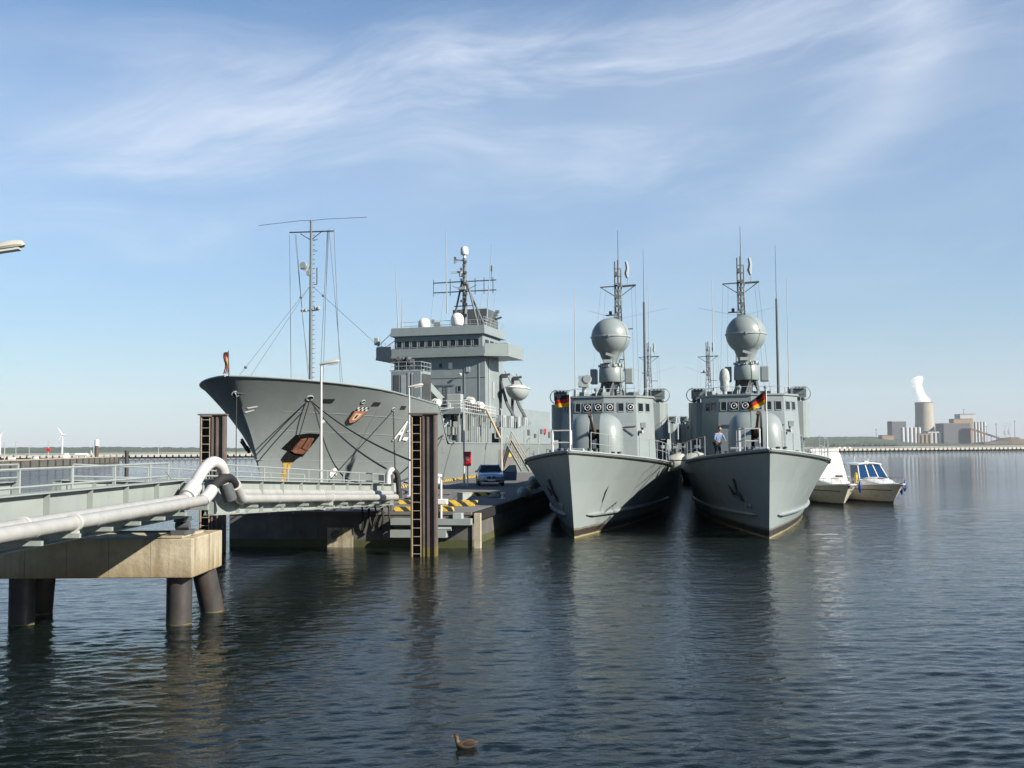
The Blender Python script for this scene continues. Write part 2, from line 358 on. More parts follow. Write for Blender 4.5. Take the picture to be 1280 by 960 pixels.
# ------------------------------------------------------------------ water
def water():
    rs = [0.5]
    while rs[-1] < 9: rs.append(rs[-1]*1.06)
    while rs[-1] < 75: rs.append(rs[-1]*1.0036)
    while rs[-1] < 300: rs.append(rs[-1]*1.012)
    while rs[-1] < 14000: rs.append(rs[-1]*1.10)
    rs = np.array(rs); A = R(48); na = 1200
    th = np.concatenate([np.linspace(-A, A, na), np.linspace(A, 2*PI-A, 90)[1:-1]])
    nt_ = len(th); nr = len(rs)
    X = rs[:, None]*np.sin(th)[None, :]; Y = rs[:, None]*np.cos(th)[None, :]
    sp = np.gradient(rs)[:, None]; spa = rs[:, None]*(2*A/na)
    fine = (np.abs(th) <= A)[None, :]*1.0
    spc = np.maximum(sp, spa)
    Z = np.zeros_like(X); rg = np.random.RandomState(3)
    for i in range(110):
        lam = .17*(19 ** (rg.rand()))        # .38 to 6 m
        a = R(100) + rg.randn()*.50           # travel direction
        kx, ky = math.cos(a)*2*PI/lam, math.sin(a)*2*PI/lam
        st = .021 if lam < .55 else (.0075 if lam < 1.2 else .0026)
        att = np.clip((lam/spc-2.2)/1.6, 0, 1)
        Z += fine*att*(st*lam/(2*PI))*np.sin(kx*X+ky*Y+rg.rand()*6.283)
    # patches of calmer and livelier water
    q = .78+.22*np.sin(X*.11+Y*.05+1)*np.sin(Y*.085-X*.03)+.16*np.sin(X*.37-Y*.21+2)
    Z *= np.clip(q, .4, 1.3)
    # the duck's wake
    dx, dy = X-(-.52), Y-14.75
    q_ = np.abs(dy+.05*dx)-.05-.065*dx; c_ = np.clip(dx, 0, 40)
    Z += np.where(dx > 0, .022*np.exp(-(q_/.07)**2)*np.cos(q_*55)*np.exp(-c_/2.2)*np.clip(c_*8, 0, 1), 0)
    v = np.stack([X, Y, Z], -1).reshape(-1, 3)
    I, J = np.meshgrid(np.arange(nr-1), np.arange(nt_), indexing='ij'); J2 = (J+1) % nt_
    q = np.stack([I*nt_+J, (I+1)*nt_+J, (I+1)*nt_+J2, I*nt_+J2], -1).reshape(-1, 4)
    me = bpy.data.meshes.new('water'); me.vertices.add(len(v)); me.vertices.foreach_set('co', v.astype(np.float32).ravel())
    me.loops.add(q.size); me.loops.foreach_set('vertex_index', q.astype(np.int32).ravel())
    me.polygons.add(len(q)); me.polygons.foreach_set('loop_start', np.arange(0, q.size, 4, dtype=np.int32))
    me.polygons.foreach_set('loop_total', np.full(len(q), 4, dtype=np.int32))
    me.polygons.foreach_set('use_smooth', np.ones(len(q), dtype=bool)); me.update(); me.validate()
    m = bpy.data.materials.new('harbour_water'); m.use_nodes = True; g = NG(m.node_tree); b = m.node_tree.nodes['Principled BSDF']
    t = g.node('ShaderNodeTexCoord').outputs['Object']
    n1 = g.noise(t, .03, 3)
    g.put(b.inputs['Base Color'], g.mix(g.rng(n1, .35, .65), (.003, .006, .0055, 1), (.005, .009, .008, 1)))
    b.inputs['Roughness'].default_value = .045; b.inputs['IOR'].default_value = 1.22
    mp = g.node('ShaderNodeMapping'); g.put(mp.inputs[0], t); mp.inputs['Scale'].default_value = (.95, 1.5, 1); mp.inputs['Rotation'].default_value = (0, 0, R(8))
    h = g.m('ADD', g.m('MULTIPLY', g.noise(mp.outputs[0], 6.0, 3, .6, .4), .04), g.m('MULTIPLY', g.noise(mp.outputs[0], .55, 3, .55), .15))
    ln = g.node('ShaderNodeVectorMath', operation='LENGTH'); g.put(ln.inputs[0], t)
    amp = g.m('MULTIPLY', g.rng(g.noise(t, .02, 3, .5), .35, .65, .65, 1.15), g.rng(ln.outputs['Value'], 22, 140, .50, 1.9))
    bn = g.node('ShaderNodeBump'); bn.inputs['Distance'].default_value = 1.0; bn.inputs['Strength'].default_value = .8
    g.put(bn.inputs['Height'], g.m('MULTIPLY', h, amp)); g.put(b.inputs['Normal'], bn.outputs[0])
    me.materials.append(m); o = bpy.data.objects.new('water', me); COL.objects.link(o); tag(o, kind='structure')
water()

# ------------------------------------------------------------------ far shore
def ridge(name, x0, x1, D, prof, depth, seed, m, rough=1.0):
    """hill band between pixel columns x0..x1; prof(t) gives top height in m"""
    n = 420; mb = MB(); vs = []
    for i in range(n+1):
        t = i/n; px = x0+(x1-x0)*t; X = (px-640)/F_PX*D
        h = prof(t)*(1+.05*mnoise.noise(Vector((X*.004, seed, 0))))+rough*(1.6*mnoise.noise(Vector((X*.02, seed, 1)))+3.0*random.random())
        for k, (dd, hh) in enumerate(((-0.12, .0), (-.04, .35), (.1, .7), (.45, 1), (1, 0.85))):
            vs.append((X*(1+dd*depth/D), D+dd*depth, -2 if k == 0 else max(-1, h*hh)))
    fs = [(i*5+j, (i+1)*5+j, (i+1)*5+j+1, i*5+j+1) for i in range(n) for j in range(4)]
    mb.add(vs, fs); o = mb.build(name, m); tag(o, kind='structure'); return o
ridge('hills', -900, 520, 3600, lambda t: 26+8*math.sin(t*4+1)-8*max(0, (t-.62)/.4)**.5+3*math.sin(t*19), 700, 1.0, m_hill)
ridge('hills', 500, 1900, 4300, lambda t: 34+8*math.exp(-((t-.40)/.06)**2)-24*(1/(1+math.exp(-(t-.445)/.008))), 700, 5.0, m_hill)
mb = MB(); mb.b(-3500, 4600, 3950, 5200, -1, 2.6); tag(mb.build('shore', m_land), kind='structure')

PD = 4500.0
def pxbox(x0, x1, y0, D=PD, depth=60, base=2.0):
    a = at(x0, y0, D); b = at(x1, y0, D); return a.x, b.x, a.z
GP = 'buildings of the power station'
def plant_block(name, lab, cat, x0, x1, y0, m, D=PD, depth=70, stripes=0, roof=None):
    X0, X1, Z = pxbox(x0, x1, y0, D)
    t = thing(name, lab, cat, ((X0+X1)/2, D, 2.6), 0, GP); w = X1-X0; h = Z-2.6
    mb = MB(); mb.b(-w/2, w/2, 0, depth, 0, h); mb.build('wall', m, t)
    r = MB(); r.b(-w/2-.8, w/2+.8, -.8, depth+.8, h+.02, h+2.0); r.build('roof', roof or m_pbl, t)
    if stripes:
        for k in range(stripes):
            x = -w/2+(k+.5)*w/stripes; s_ = MB(); s_.b(x-w/stripes*.22, x+w/stripes*.22, -.6, .5, h*.12, h*.9); s_.build('window_strip', m_glass, t)
    return t
plant_block('boiler_house', 'tall dark grey block left of the pale silos', 'building', 1115, 1132.5, 527, m_pbl, PD+60, 60, 0, m_pwh)
plant_block('workshop_building', 'low tan building at the left end of the power station', 'building', 1103, 1117.5, 544.5, m_ptan, PD-60, 50, 0)
plant_block('turbine_hall', 'low tan hall at the foot of the cooling tower', 'building', 1148, 1164, 542, m_ptan, PD-40, 60, 3)
plant_block('pump_house', 'low pale flat hall between cooling tower and big grey block', 'building', 1160, 1180, 539.5, m_pwh, PD+10, 50, 4)
plant_block('boiler_house', 'big dark grey block right of the cooling tower', 'building', 1179.5, 1213, 529.5, m_pbl, PD, 90, 0, m_ptan)
plant_block('boiler_house', 'tan upper storey behind the big dark grey block', 'building', 1192, 1216, 524, m_ptan, PD+110, 50, 0)
plant_block('boiler_house', 'pale bluish block rising highest above the power station', 'building', 1200, 1219, 518, m_pwh, PD+180, 60, 0)
def silo(x0, x1, y0, lab, grp, D=PD):
    X0, X1, Z = pxbox(x0, x1, y0, D); r = (X1-X0)/2; h = Z-2.6
    mb = MB(); mb.lathe([(r*.96, 0), (r*.96, h-2), (r*.9, h), (0, h+2)], n=14)
    tag(mb.build('silo', m_pwh, loc=((X0+X1)/2, D-30, 2.6)), lab, 'silo', grp)
for i in range(5):
    silo(1122.5+i*5.1, 1127.2+i*5.1, 534.5, 'one of the five pale silos in the row left of the cooling tower', 'pale silos left of the cooling tower')
for i in range(4):
    silo(1213.2+i*3.8, 1216.9+i*3.8, 527.5, 'one of the four tall pale silos against the big grey block', 'pale silos at the big grey block')
# cooling tower and steam
a = at(1143.3, 541, PD+300); b_ = at(1168.6, 541, PD+300); topz = at(1155, 503, PD+300).z
cx, rb = (a.x+b_.x)/2, (b_.x-a.x)/2
t = thing('cooling_tower', 'wide pale concrete cooling tower with waisted sides and steam above', 'cooling tower', (cx, PD+300, 2.6))
mb = MB(); H = topz-2.6
pr = []
for i in range(17):
    u = i/16; rr_ = rb*math.sqrt(.77+ (1.25-0.77)*((u-.78)/.78)**2) if u < .78 else rb*math.sqrt(.77+.35*((u-.78))**2)
    pr.append((rr_*.965, 8+u*(H-8)))
pr += [(pr[-1][0]-2, H), (pr[-1][0]-3, H-25)]
mb.lathe(pr, n=48); mb.build('shell', m_tower, t)
rm = MB(); rm.lathe([(pr[16][0]+.6, H-3), (pr[16][0]+.9, H-.2), (pr[16][0]-1, H+.4)], n=48); rm.build('rim', m_pbl, t)
lg = MB()
for k in range(40):
    a0 = 2*PI*k/40; r1 = pr[0][0]
    for s_ in (-1, 1): lg.bar((math.cos(a0)*(r1+2), math.sin(a0)*(r1+2), 0), (math.cos(a0+s_*.07)*r1, math.sin(a0+s_*.07)*r1, 9), 1.2, 1.2)
lg.build('support_columns', m_tower, t)
def steam():
    m = bpy.data.materials.new('steam'); m.use_nodes = True; nt = m.node_tree; nt.nodes.clear(); g = NG(nt)
    v = g.node('ShaderNodeVolumePrincipled'); v.inputs['Color'].default_value = (1, 1, 1, 1); v.inputs['Anisotropy'].default_value = .2
    tcx = g.node('ShaderNodeTexCoord').outputs['Object']
    n = g.noise(tcx, .05, 5, .65, .4)
    g.put(v.inputs['Density'], g.rng(n, .42, .62, 0.0, .09))
    o = g.node('ShaderNodeOutputMaterial'); nt.links.new(v.outputs[0], o.inputs['Volume'])
    mb = MB(); n_ = 20
    pts = [(1155.5, 505.5), (1155, 500), (1152, 494), (1148.5, 488), (1145.5, 482), (1145, 477), (1147, 472.5), (1150, 470)]
    rad = [30, 28, 22, 20, 24, 29, 24, 8]
    P = [at(x, y, PD+300) for x, y in pts]
    # resample
    Q = []; RR = []
    for i in range(len(P)-1):
        for k in range(4): Q.append(P[i].lerp(P[i+1], k/4)); RR.append(rad[i]+(rad[i+1]-rad[i])*k/4)
    Q.append(P[-1]); RR.append(rad[-1]); c0 = Q[0].copy(); vs = []
    for i, p in enumerate(Q):
        for j in range(n_):
            a = 2*PI*j/n_; d = Vector((math.cos(a), math.sin(a), 0)); r_ = RR[i]*(1+.28*mnoise.noise(p*.05+d*1.7))
            vs.append(p-c0+d*r_)
    mb.add(vs, [(i*n_+j, i*n_+(j+1) % n_, (i+1)*n_+(j+1) % n_, (i+1)*n_+j) for i in range(len(Q)-1) for j in range(n_)], 0, True)
    k = len(Q)-1; mb.f += [tuple(range(n_-1, -1, -1)), tuple(range(k*n_, k*n_+n_))]; mb.m += [0, 0]; mb.sm += [False, False]
    o = mb.build('steam_plume', m, loc=c0); tag(o, kind='stuff', label='white steam plume drifting left above the cooling tower', cat='steam')
steam()
# conveyor, heap, masts, harbour cranes
t = MB(); p0, p1 = at(1213, 536, PD-80), at(1256, 550, PD-80); t.bar(p0, p1, 6, 7)
for k in (.2, .4, .6, .8):
    p = p0.lerp(p1, k); t.bar((p.x, p.y, 2.6), (p.x, p.y, p.z), 2, 2)
tag(t.build('conveyor', mat('brown_conveyor', (.16, .10, .07), .8)), 'brown sloping conveyor running down from the big grey block', 'conveyor')
h = MB(); n = 60; vs = []
for i in range(n+1):
    px = 1228+i*1.6; X = at(px, 552, PD-150).x; hh = (14+20*math.exp(-((px-1268)/16)**2)+12*math.exp(-((px-1300)/12)**2)+4*mnoise.noise(Vector((px*.2, 0, 0))))
    vs += [(X, PD-190, 2), (X, PD-150, hh), (X, PD-60, hh*.9), (X, PD-20, 2)]
h.add(vs, [(i*4+j, (i+1)*4+j, (i+1)*4+j+1, i*4+j+1) for i in range(n) for j in range(3)])
tag(h.build('spoil_heap', m_coal), 'long brown heap right of the power station', 'heap')
for (px, y0, lab) in ((1233, 533, 'thin mast just right of the power station silos'), (1245, 530, 'thin floodlight mast above the left end of the brown heap'),
                      (1268, 526.5, 'tallest floodlight mast above the brown heap'), (1204.5, 512, 'thin mast on top of the highest pale block'),
                      (1095, 537, 'lone thin mast left of the power station')):
    p = at(px, y0, PD-100); mb = MB(); z0 = 2.6 if px != 1204.5 else at(px, 518.6, PD-100).z
    mb.tube([(0, 0, 0), (0, 0, p.z-z0)], [1.3, .8], 6); mb.b(-3.5, 3.5, -1, 1, p.z-z0-1, p.z-z0+1.4)
    tag(mb.build('lighting_mast', m_pbl, loc=(p.x, p.y, z0)), lab, 'mast')
for px, y0, lab in ((1256, 529, 'left of the two pale harbour cranes above the heap'), (1261, 528, 'right of the two pale harbour cranes above the heap')):
    p = at(px, y0, PD-120); t = thing('harbour_crane', lab, 'crane', (p.x, p.y, 2.6), 0, 'harbour cranes'); H = p.z-2.6
    mb = MB()
    for a_, b2 in ((-7, -3), (7, 3)): mb.bar((a_, 0, 0), (b2, 0, H*.5), 2, 2)
    mb.bar((-3, 0, H*.5), (3, 0, H*.5), 2, 2); mb.build('portal', m_pwh, t)
    mb = MB(); mb.b(-4, 4, -3, 3, H*.5+1, H*.65); mb.build('cabin', m_pwh, t)
    mb = MB(); mb.bar((0, 0, H*.65), (10, 0, H), 1.6, 1.6); mb.bar((0, 0, H*.65), (-3, 0, H*.95), 1.4, 1.4); mb.bar((-3, 0, H*.95), (10, 0, H), .8, .8); mb.build('jib', m_pwh, t)
# far marina boats under the right hill
for i, px in enumerate((1044, 1050, 1056, 1062)):
    p = at(px, 557, 1500); t = thing('motor_boat', ['far white boat nearest the warship under the right hill', 'far white boat second from the warship under the right hill',
        'far white boat third from the warship under the right hill', 'far white boat farthest from the warship under the right hill'][i], 'boat', (p.x, 1500, 0), R(70+20*i), 'small boats far off under the hill')
    mb = MB(); mb.prism([(-1.4, 4), (1.4, 4), (1.4, -2), (0, -5), (-1.4, -2)], -.2, 1.2); mb.build('hull', m_white, t)
    mb = MB(); mb.prism([(-1, 2.5), (1, 2.5), (.9, -1), (-.9, -1)], 1.2, 2.6); mb.build('cabin', m_white, t)
# shoreline trees / scrub on the right bank
mb = MB()
for i in range(420):
    px = 1030+random.random()*90; D = 3940+random.random()*30; X = (px-640)/F_PX*D; r_ = 3+4*random.random(); mb.ball((X, D, 2.5+r_*.6), r_, 0, 5, (1, 1, .9))
tag(mb.build('shore_scrub', m_hill), kind='stuff', label='dark scrub along the far right bank', cat='scrub')

# wind turbines
def turbine(px, hub, bl, lab, ph, D=2600):
    p = at(px, hub, D); t = thing('wind_turbine', lab, 'wind turbine', (p.x, D, 0), 0, 'wind turbines on the far shore')
    mb = MB(); mb.tube([(0, 0, 0), (0, 0, p.z)], [2.3, 1.3], 12); mb.build('tower', m_white, t)
    mb = MB(); mb.tube([(0, -4, p.z), (0, -3, p.z), (0, 5, p.z)], [1.0, 1.9, 1.7], 10); mb.build('nacelle', m_white, t)
    for k in range(3):
        a = ph+k*2*PI/3; d = Vector((math.sin(a), 0, math.cos(a))); s_ = Vector((math.cos(a), 0, -math.sin(a))); q = Vector((0, -3.6, p.z)); mb = MB()
        vs = []
        for u, w in ((.03, 1.0), (.2, 1.9), (.6, 1.2), (1, .3)):
            c = q+d*(bl*u)
            vs += [c-s_*w*.7+Vector((0, .4, 0)), c+Vector((0, -.5, 0)), c+s_*w*.9+Vector((0, .3, 0)), c+Vector((0, .7, 0))]
        mb.add(vs, [(i*4+j, i*4+(j+1) % 4, (i+1)*4+(j+1) % 4, (i+1)*4+j) for i in range(3) for j in range(4)]+[(0, 1, 2, 3), (12, 13, 14, 15)])
        mb.build('blade', m_white, t)
turbine(78, 543.3, 19, 'white wind turbine standing free above the far left hills', R(90))
turbine(0.3, 544, 19, 'white wind turbine cut by the left edge of the view', R(50))

# long jetty across the water
def jetty():
    a, b = Vector((-640*1.2/1350*540, 520, 0)), Vector((640*1.45/1350*690, 705, 0)); d = (b-a); l = d.length; ang = math.atan2(d.y, d.x)
    t = thing('jetty', 'long low jetty with white fascia panels across the far water', 'jetty', a, ang)
    mb = MB(); mb.b(0, l, -1.6, 1.6, 2.1, 2.6); mb.build('deck', m_conc, t)
    mb = MB(); k = 0.0
    m_fas = mat('pale_fascia', (.45, .44, .40), .7)
    while k < l-3: mb.b(k+.25, k+2.45, -2.1, -1.62, 1.15, 2.35); k += 3.0
    tag(mb.build('fascia_panel', m_fas, t), kind='stuff')
    mb = MB(); k = 1.3
    while k < l: mb.tube([(k, -1.1, -1), (k, -1.1, 2.1)], .35, 6); mb.tube([(k, 1.1, -1), (k, 1.1, 2.1)], .35, 6); k += 3.0
    tag(mb.build('pile', m_concd, t), kind='stuff')
    mb = MB(); mb.b(0, l, -1.0, -.7, .3, 1.9); mb.build('black_strip', m_black, t)  # black strip along the whole length under the deck
    mb = MB(); mb.tube([(0, 1.0, 3.2), (l, 1.0, 3.2)], .12, 6)
    for i in range(int(l/18)): mb.tube([(i*18, 1, 2.6), (i*18, 1, 3.2)], .08, 5)
    mb.build('pipe', m_galv, t)
    return a, b, ang
JA, JB, JANG = jetty()
for px, y0, lab in ((20, 552, 'leftmost thin lamp post on the far jetty'), (36.5, 557, 'second thin post from the left on the far jetty'),
                    (117, 557, 'thin post on the far jetty just left of the stubby white beacon'), (198, 558, 'thin post on the far jetty midway to the ladder pile')):
    p = at(px, y0, 560); tq = (p.x-JA.x)/(JB.x-JA.x); y_ = JA.y+(JB.y-JA.y)*tq; p = at(px, y0, y_)
    mb = MB(); mb.tube([(0, 0, 0), (0, 0, p.z-2.6)], [.22, .14], 6); mb.bar((0, 0, p.z-2.6), (1.2, 0, p.z-2.5), .25, .12)
    tag(mb.build('lamp_post', m_galv, loc=(p.x, y_, 2.6)), lab, 'lamp post', 'thin posts on the far jetty')

# near pier head on the left with beacon, tank
def left_pier():
    a = Vector((-130.0, 200, 0)); e = at(155, 583, 400)
    p0 = Vector(((-40-640)/F_PX*215, 215, 0)); p1 = Vector(((150-640)/F_PX*390, 390, 0)); d = p1-p0; ang = math.atan2(d.y, d.x); l = d.length
    t = thing('pier', 'dark concrete pier head on the left behind the bridge', 'pier', p0, ang)
    mb = MB(); mb.b(-60, l, 0, 5, -1, 2.0); mb.build('quay_wall', m_concd, t)
    mb = MB(); mb.b(-60, l+.1, -.15, 5.1, 2.0, 2.25); mb.build('coping', m_conc, t)
    mb = MB()
    for k in range(28): mb.b(-50+k*9, -49.6+k*9, -.35, -.02, 0, 1.9)
    mb.build('fender_timbers', m_steel, t)
    def on(px, off=2.5):
        # point of the pier top seen at column px
        k = (px-640)/F_PX; s_ = (k*p0.y-p0.x)/(d.x-k*d.y); return p0+d*s_+Vector((-math.sin(ang), math.cos(ang), 0))*off+Vector((0, 0, 2.25))
    q = on(131); s_ = q.y/F_PX
    t = thing('beacon', 'stubby beacon post with white drum head on the pier end', 'beacon', q)
    mb = MB(); mb.tube([(0, 0, 0), (0, 0, 14*s_)], [2.6*s_*.9, 2.3*s_*.9], 12); mb.build('column', mat('beacon_dark', (.10, .07, .06), .7), t)
    mb = MB(); mb.tube([(0, 0, 14*s_), (0, 0, 21*s_), (0, 0, 21.6*s_)], [2.7*s_, 2.7*s_, 1.8*s_], 14); mb.build('drum', m_white, t)
    mb = MB(); mb.tube(arcpts((-4*s_, 0, 6*s_), 3*s_, PI, 2*PI, 8), .5*s_, 6); mb.tube([(-7*s_, 0, 6*s_), (-7*s_, 0, 8*s_)], .5*s_, 6); mb.build('hoop', m_white, t)
    q = on(113); mb = MB(); s_ = q.y/F_PX
    mb.tube([(-8*s_, 0, 3.4*s_), (-7.6*s_, 0, 3.4*s_), (7.6*s_, 0, 3.4*s_), (8*s_, 0, 3.4*s_)], [1.3*s_, 2*s_, 2*s_, 1.3*s_], 12)
    for x in (-5, 5): mb.b(x*s_-.5*s_, x*s_+.5*s_, -1.2*s_, 1.2*s_, 0, 2*s_)
    tag(mb.build('tank', m_white, loc=q), 'white horizontal tank beside the stubby beacon', 'tank')
    q = on(95); s_ = q.y/F_PX; mb = MB(); mb.prism([(-3*s_, -2*s_), (3*s_, -2*s_), (3*s_, 2*s_), (-3*s_, 2*s_)], 0, 4*s_); mb.prism([(-2*s_, -1.5*s_), (2*s_, -1.5*s_), (2*s_, 1.5*s_), (-2*s_, 1.5*s_)], 4*s_, 6*s_)
    tag(mb.build('kiosk', m_white, loc=q), 'small white kiosk on the pier left of the white tank', 'kiosk')
    q = on(73); s_ = q.y/F_PX; t = thing('beacon', 'slim beacon post with red box on the left pier', 'beacon', q)
    mb = MB(); mb.tube([(0, 0, 0), (0, 0, 22*s_)], .6*s_, 6); mb.build('column', m_galv, t)
    mb = MB(); mb.box((0, 0, 11*s_), (4.2*s_, 3*s_, 3.6*s_)); mb.build('box', m_red, t)
    q = on(20.5); s_ = q.y/F_PX; mb = MB(); mb.tube([(0, 0, 0), (0, 0, 22*s_)], .7*s_, 6)
    tag(mb.build('post', m_galv, loc=q), 'plain grey post on the pier near the left edge', 'post')
    q = on(50); s_ = q.y/F_PX
    for k, (dx, lab) in enumerate(((0, 'left small white boat moored at the pier'), (26, 'right small white boat moored at the pier'))):
        q = on(52+dx, 7); mb = MB(); s_ = q.y/F_PX; mb.prism([(-4*s_, -1.4*s_), (3*s_, -1.4*s_), (5*s_, 0), (3*s_, 1.4*s_), (-4*s_, 1.4*s_)], -q.z, -q.z+2.7)
        tag(mb.build('rowing_boat', m_white, loc=q), lab, 'boat', 'boats at the left pier')
left_pier()
p = at(158.5, 564, 130); mb = MB(); mb.tube([(0, 0, -2), (0, 0, p.z)], .24, 10); mb.tube([(0, 0, p.z), (0, 0, p.z+.1)], [.26, .2], 10)
tag(mb.build('mooring_pile', m_steel, loc=(p.x, p.y, 0)), 'lone dark steel pile in the water behind the bridge rail', 'pile')

# ------------------------------------------------------------------ bridge, pile cap, pipes
Zt, Zb = 3.34, 2.46        # top and bottom of the fixed span's girders
def girder(mb, p0, p1, ht, side, step=1.65, outer=1):
    """plate girder from p0 to p1 (top centreline), side = +1 stiffeners on +x side"""
    p0, p1 = Vector(p0), Vector(p1); d = (p1-p0); l = d.length; u = d/l; dn = Vector((0, 0, -1))
    mb.bar(p0+dn*.012, p1+dn*.012, .26, .024)
    mb.bar(p0+dn*(ht/2), p1+dn*(ht/2), .016, ht-.05)
    mb.bar(p0+dn*(ht-.012), p1+dn*(ht-.012), .26, .024)
    n = int(l/step)
    for i in range(n+1):
        q = p0+u*(i*l/n) if 0 < i < n else (p0+u*.03 if i == 0 else p1-u*.03)
        for s_ in (-1, 1):
            c = q+Vector((s_*.062, 0, -ht/2)); mb.box(c, (.10, .014, ht-.054))
def span(name, lab, N0, N1, F0, F1, ht, railh):
    t = thing(name, lab, 'bridge', (0, 0, 0))
    for (p, q) in ((N0, N1), (F0, F1)):
        mb = MB(); girder(mb, p, q, ht, 1); mb.build('girder', m_green, t)
    mb = MB(); a, b, c, d = [Vector(x)+Vector((0, 0, -.42)) for x in (N0, N1, F1, F0)]
    mb.add([a, b, c, d]+[x+Vector((0, 0, -.06)) for x in (a, b, c, d)], [(0, 1, 2, 3), (7, 6, 5, 4), (0, 4, 5, 1), (1, 5, 6, 2), (2, 6, 7, 3), (3, 7, 4, 0)])
    mb.build('deck_plate', m_deck, t)
    mb = MB(); n = 10
    for i in range(n+1):
        p = Vector(N0).lerp(Vector(N1), i/n)+Vector((0, 0, -.62)); q = Vector(F0).lerp(Vector(F1), i/n)+Vector((0, 0, -.62)); mb.bar(p, q, .12, .24)
    mb.build('crossbeams', m_green, t)
    for (p, q, sx) in ((N0, N1, -.22), (F0, F1, .22)):
        mb = MB(); p = Vector(p)+Vector((sx, 0, -.4)); q = Vector(q)+Vector((sx, 0, -.4)); dd = (q-p).normalized()
        railing(mb, [p+dd*.35, q-dd*.2], .4+railh, (1.0, .62), 2.05, .024, post=.026); mb.build('handrail', m_rail, t)
    return t
sN0, sN1 = (-7.86, 9.0, Zt), (-7.70, 25.1, Zt); sF0, sF1 = (-11.7, 9.0, Zt), (-11.5, 24.9, Zt)
t = span('bridge_span', 'green grey plate girder footbridge span running in from the left edge', sN0, sN1, sF0, sF1, .87, .38)
gN0, gN1 = (-7.32, 26.1, 3.32), (-5.05, 44.9, 2.58); gF0, gF1 = (-11.2, 26.6, 3.32), (-8.9, 45.5, 2.58)
t2 = span('gangway', 'green grey girder gangway sloping down to the pontoon', gN0, gN1, gF0, gF1, .87, .38)
# chain between the two handrails
mb = MB(); A_, B_ = Vector((-7.92, 24.75, 3.55)), Vector((-7.6, 26.3, 3.55))
mb.tube([A_.lerp(B_, i/10)+Vector((0, 0, -.42*math.sin(PI*i/10))) for i in range(11)], .014, 5)
tag(mb.build('chain', m_rail), 'sagging chain closing the gap between bridge rail and gangway rail', 'chain')
# pile cap
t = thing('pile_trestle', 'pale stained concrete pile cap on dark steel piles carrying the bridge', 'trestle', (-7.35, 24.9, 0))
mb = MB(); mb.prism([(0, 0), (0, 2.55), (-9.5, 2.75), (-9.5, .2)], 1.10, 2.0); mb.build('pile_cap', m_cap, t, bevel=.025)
mb = MB()
for x in (-.55, -4.4): mb = MB(); mb.b(x-.32, x+.32, .0, 1.9, 2.003, 2.06); mb.build('bearing_pad', m_conc, t, bevel=.01)
for x, y, dx, dy in ((-.42, .45, 0, -.02), (.0-.32, 2.05, .28, .55), (-4.1, .5, 0, 0), (-4.25, 2.0, -.35, .5), (-7.6, 1.2, 0, 0)):
    mb = MB(); mb.tube([(x+dx*1.0, y+dy*1.0, -2), (x+dx*.55, y+dy*.55, 0), (x, y, 1.1)], .29, 20); mb.build('pile', m_steel, t)
for x, lab in ((-7.72, 'dark rocker bearing under the near girder on the concrete cap'), (-11.5, 'dark rocker bearing under the far girder on the concrete cap')):
    br = MB(); br.b(-.16, .16, 0, .8, 0, .1); br.tube([(-.16, .4, .2), (.16, .4, .2)], .1, 12); br.b(-.12, .12, .1, .7, .3, .4)
    tag(br.build('bridge_bearing', m_dgrey, loc=(x, 25.0, 2.06)), lab, 'bearing')

def pipe(lab, pts, r, clamps=(), m=None, name='pipe', group='pipes along the bridge'):
    t = thing(name, lab, name, pts[0], 0, group); o = Vector(pts[0])
    mb = MB(); mb.tube([Vector(p)-o for p in pts], r, 18); mb.build('pipe_run', m or m_galv, t)
    if len(pts) == 2:
        a_, b_ = Vector(pts[0])-o, Vector(pts[1])-o; n_ = int((b_-a_).length/2.1)
        for i in range(1, n_):
            p = a_.lerp(b_, (i+.3)/n_); d = (b_-a_).normalized(); c = MB(); c.tube([p-d*.012, p+d*.012], r*1.045, 18); c.build('seam_band', m or m_galv, t)
    for (p, q) in clamps:
        p = Vector(p)-o; q = Vector(q)-o; d = (q-p).normalized()
        c = MB(); c.tube([p-d*.045, p-d*.045+d*.001, p+d*.045-d*.001, p+d*.045], [r*1.02, r*1.28, r*1.28, r*1.02], 18)
        c.box(p+Vector((.02, 0, -r-.06)), (.12, .1, .12)); c.build('clamp', m_galvb, t)
    return t
def smooth_path(pts, k=6):
    pts = [Vector(p) for p in pts]; out = []
    for i in range(len(pts)-1):
        p0 = pts[max(i-1, 0)]; p1 = pts[i]; p2 = pts[i+1]; p3 = pts[min(i+2, len(pts)-1)]
        for j in range(k):
            u = j/k; out.append(.5*((2*p1)+(p2-p0)*u+(2*p0-5*p1+4*p2-p3)*u*u+(3*p1-p0-3*p2+p3)*u**3))
    out.append(pts[-1]); return out
PA0, PA1 = Vector((-7.18, 8.5, 2.83)), Vector((-7.05, 24.7, 2.87))
PB0, PB1 = Vector((-7.46, 8.5, 2.86)), Vector((-7.36, 24.3, 2.92))
PC0, PC1 = Vector((-6.93, 27.6, 2.77)), Vector((-4.78, 44.4, 2.04))
PD0, PD1 = Vector((-7.12, 28.2, 2.90)), Vector((-4.98, 44.4, 2.20))
pipe('lower silvery pipe along the near side of the fixed bridge span', [PA0, PA1], .118, [(PA0.lerp(PA1, .56), PA1)])
pipe('upper silvery pipe tucked behind the lower one along the fixed span', [PB0, PB1], .112, [(PB0.lerp(PB1, .50), PB1)])
pipe('near silvery pipe along the sloping gangway', [PC0, PC1], .12, [(PC0.lerp(PC1, .46), PC1), (PC0.lerp(PC1, .83), PC1)])
pipe('rear silvery pipe along the sloping gangway', [PD0, PD1], .11, [(PD0.lerp(PD1, .42), PD1), (PD0.lerp(PD1, .80), PD1)])
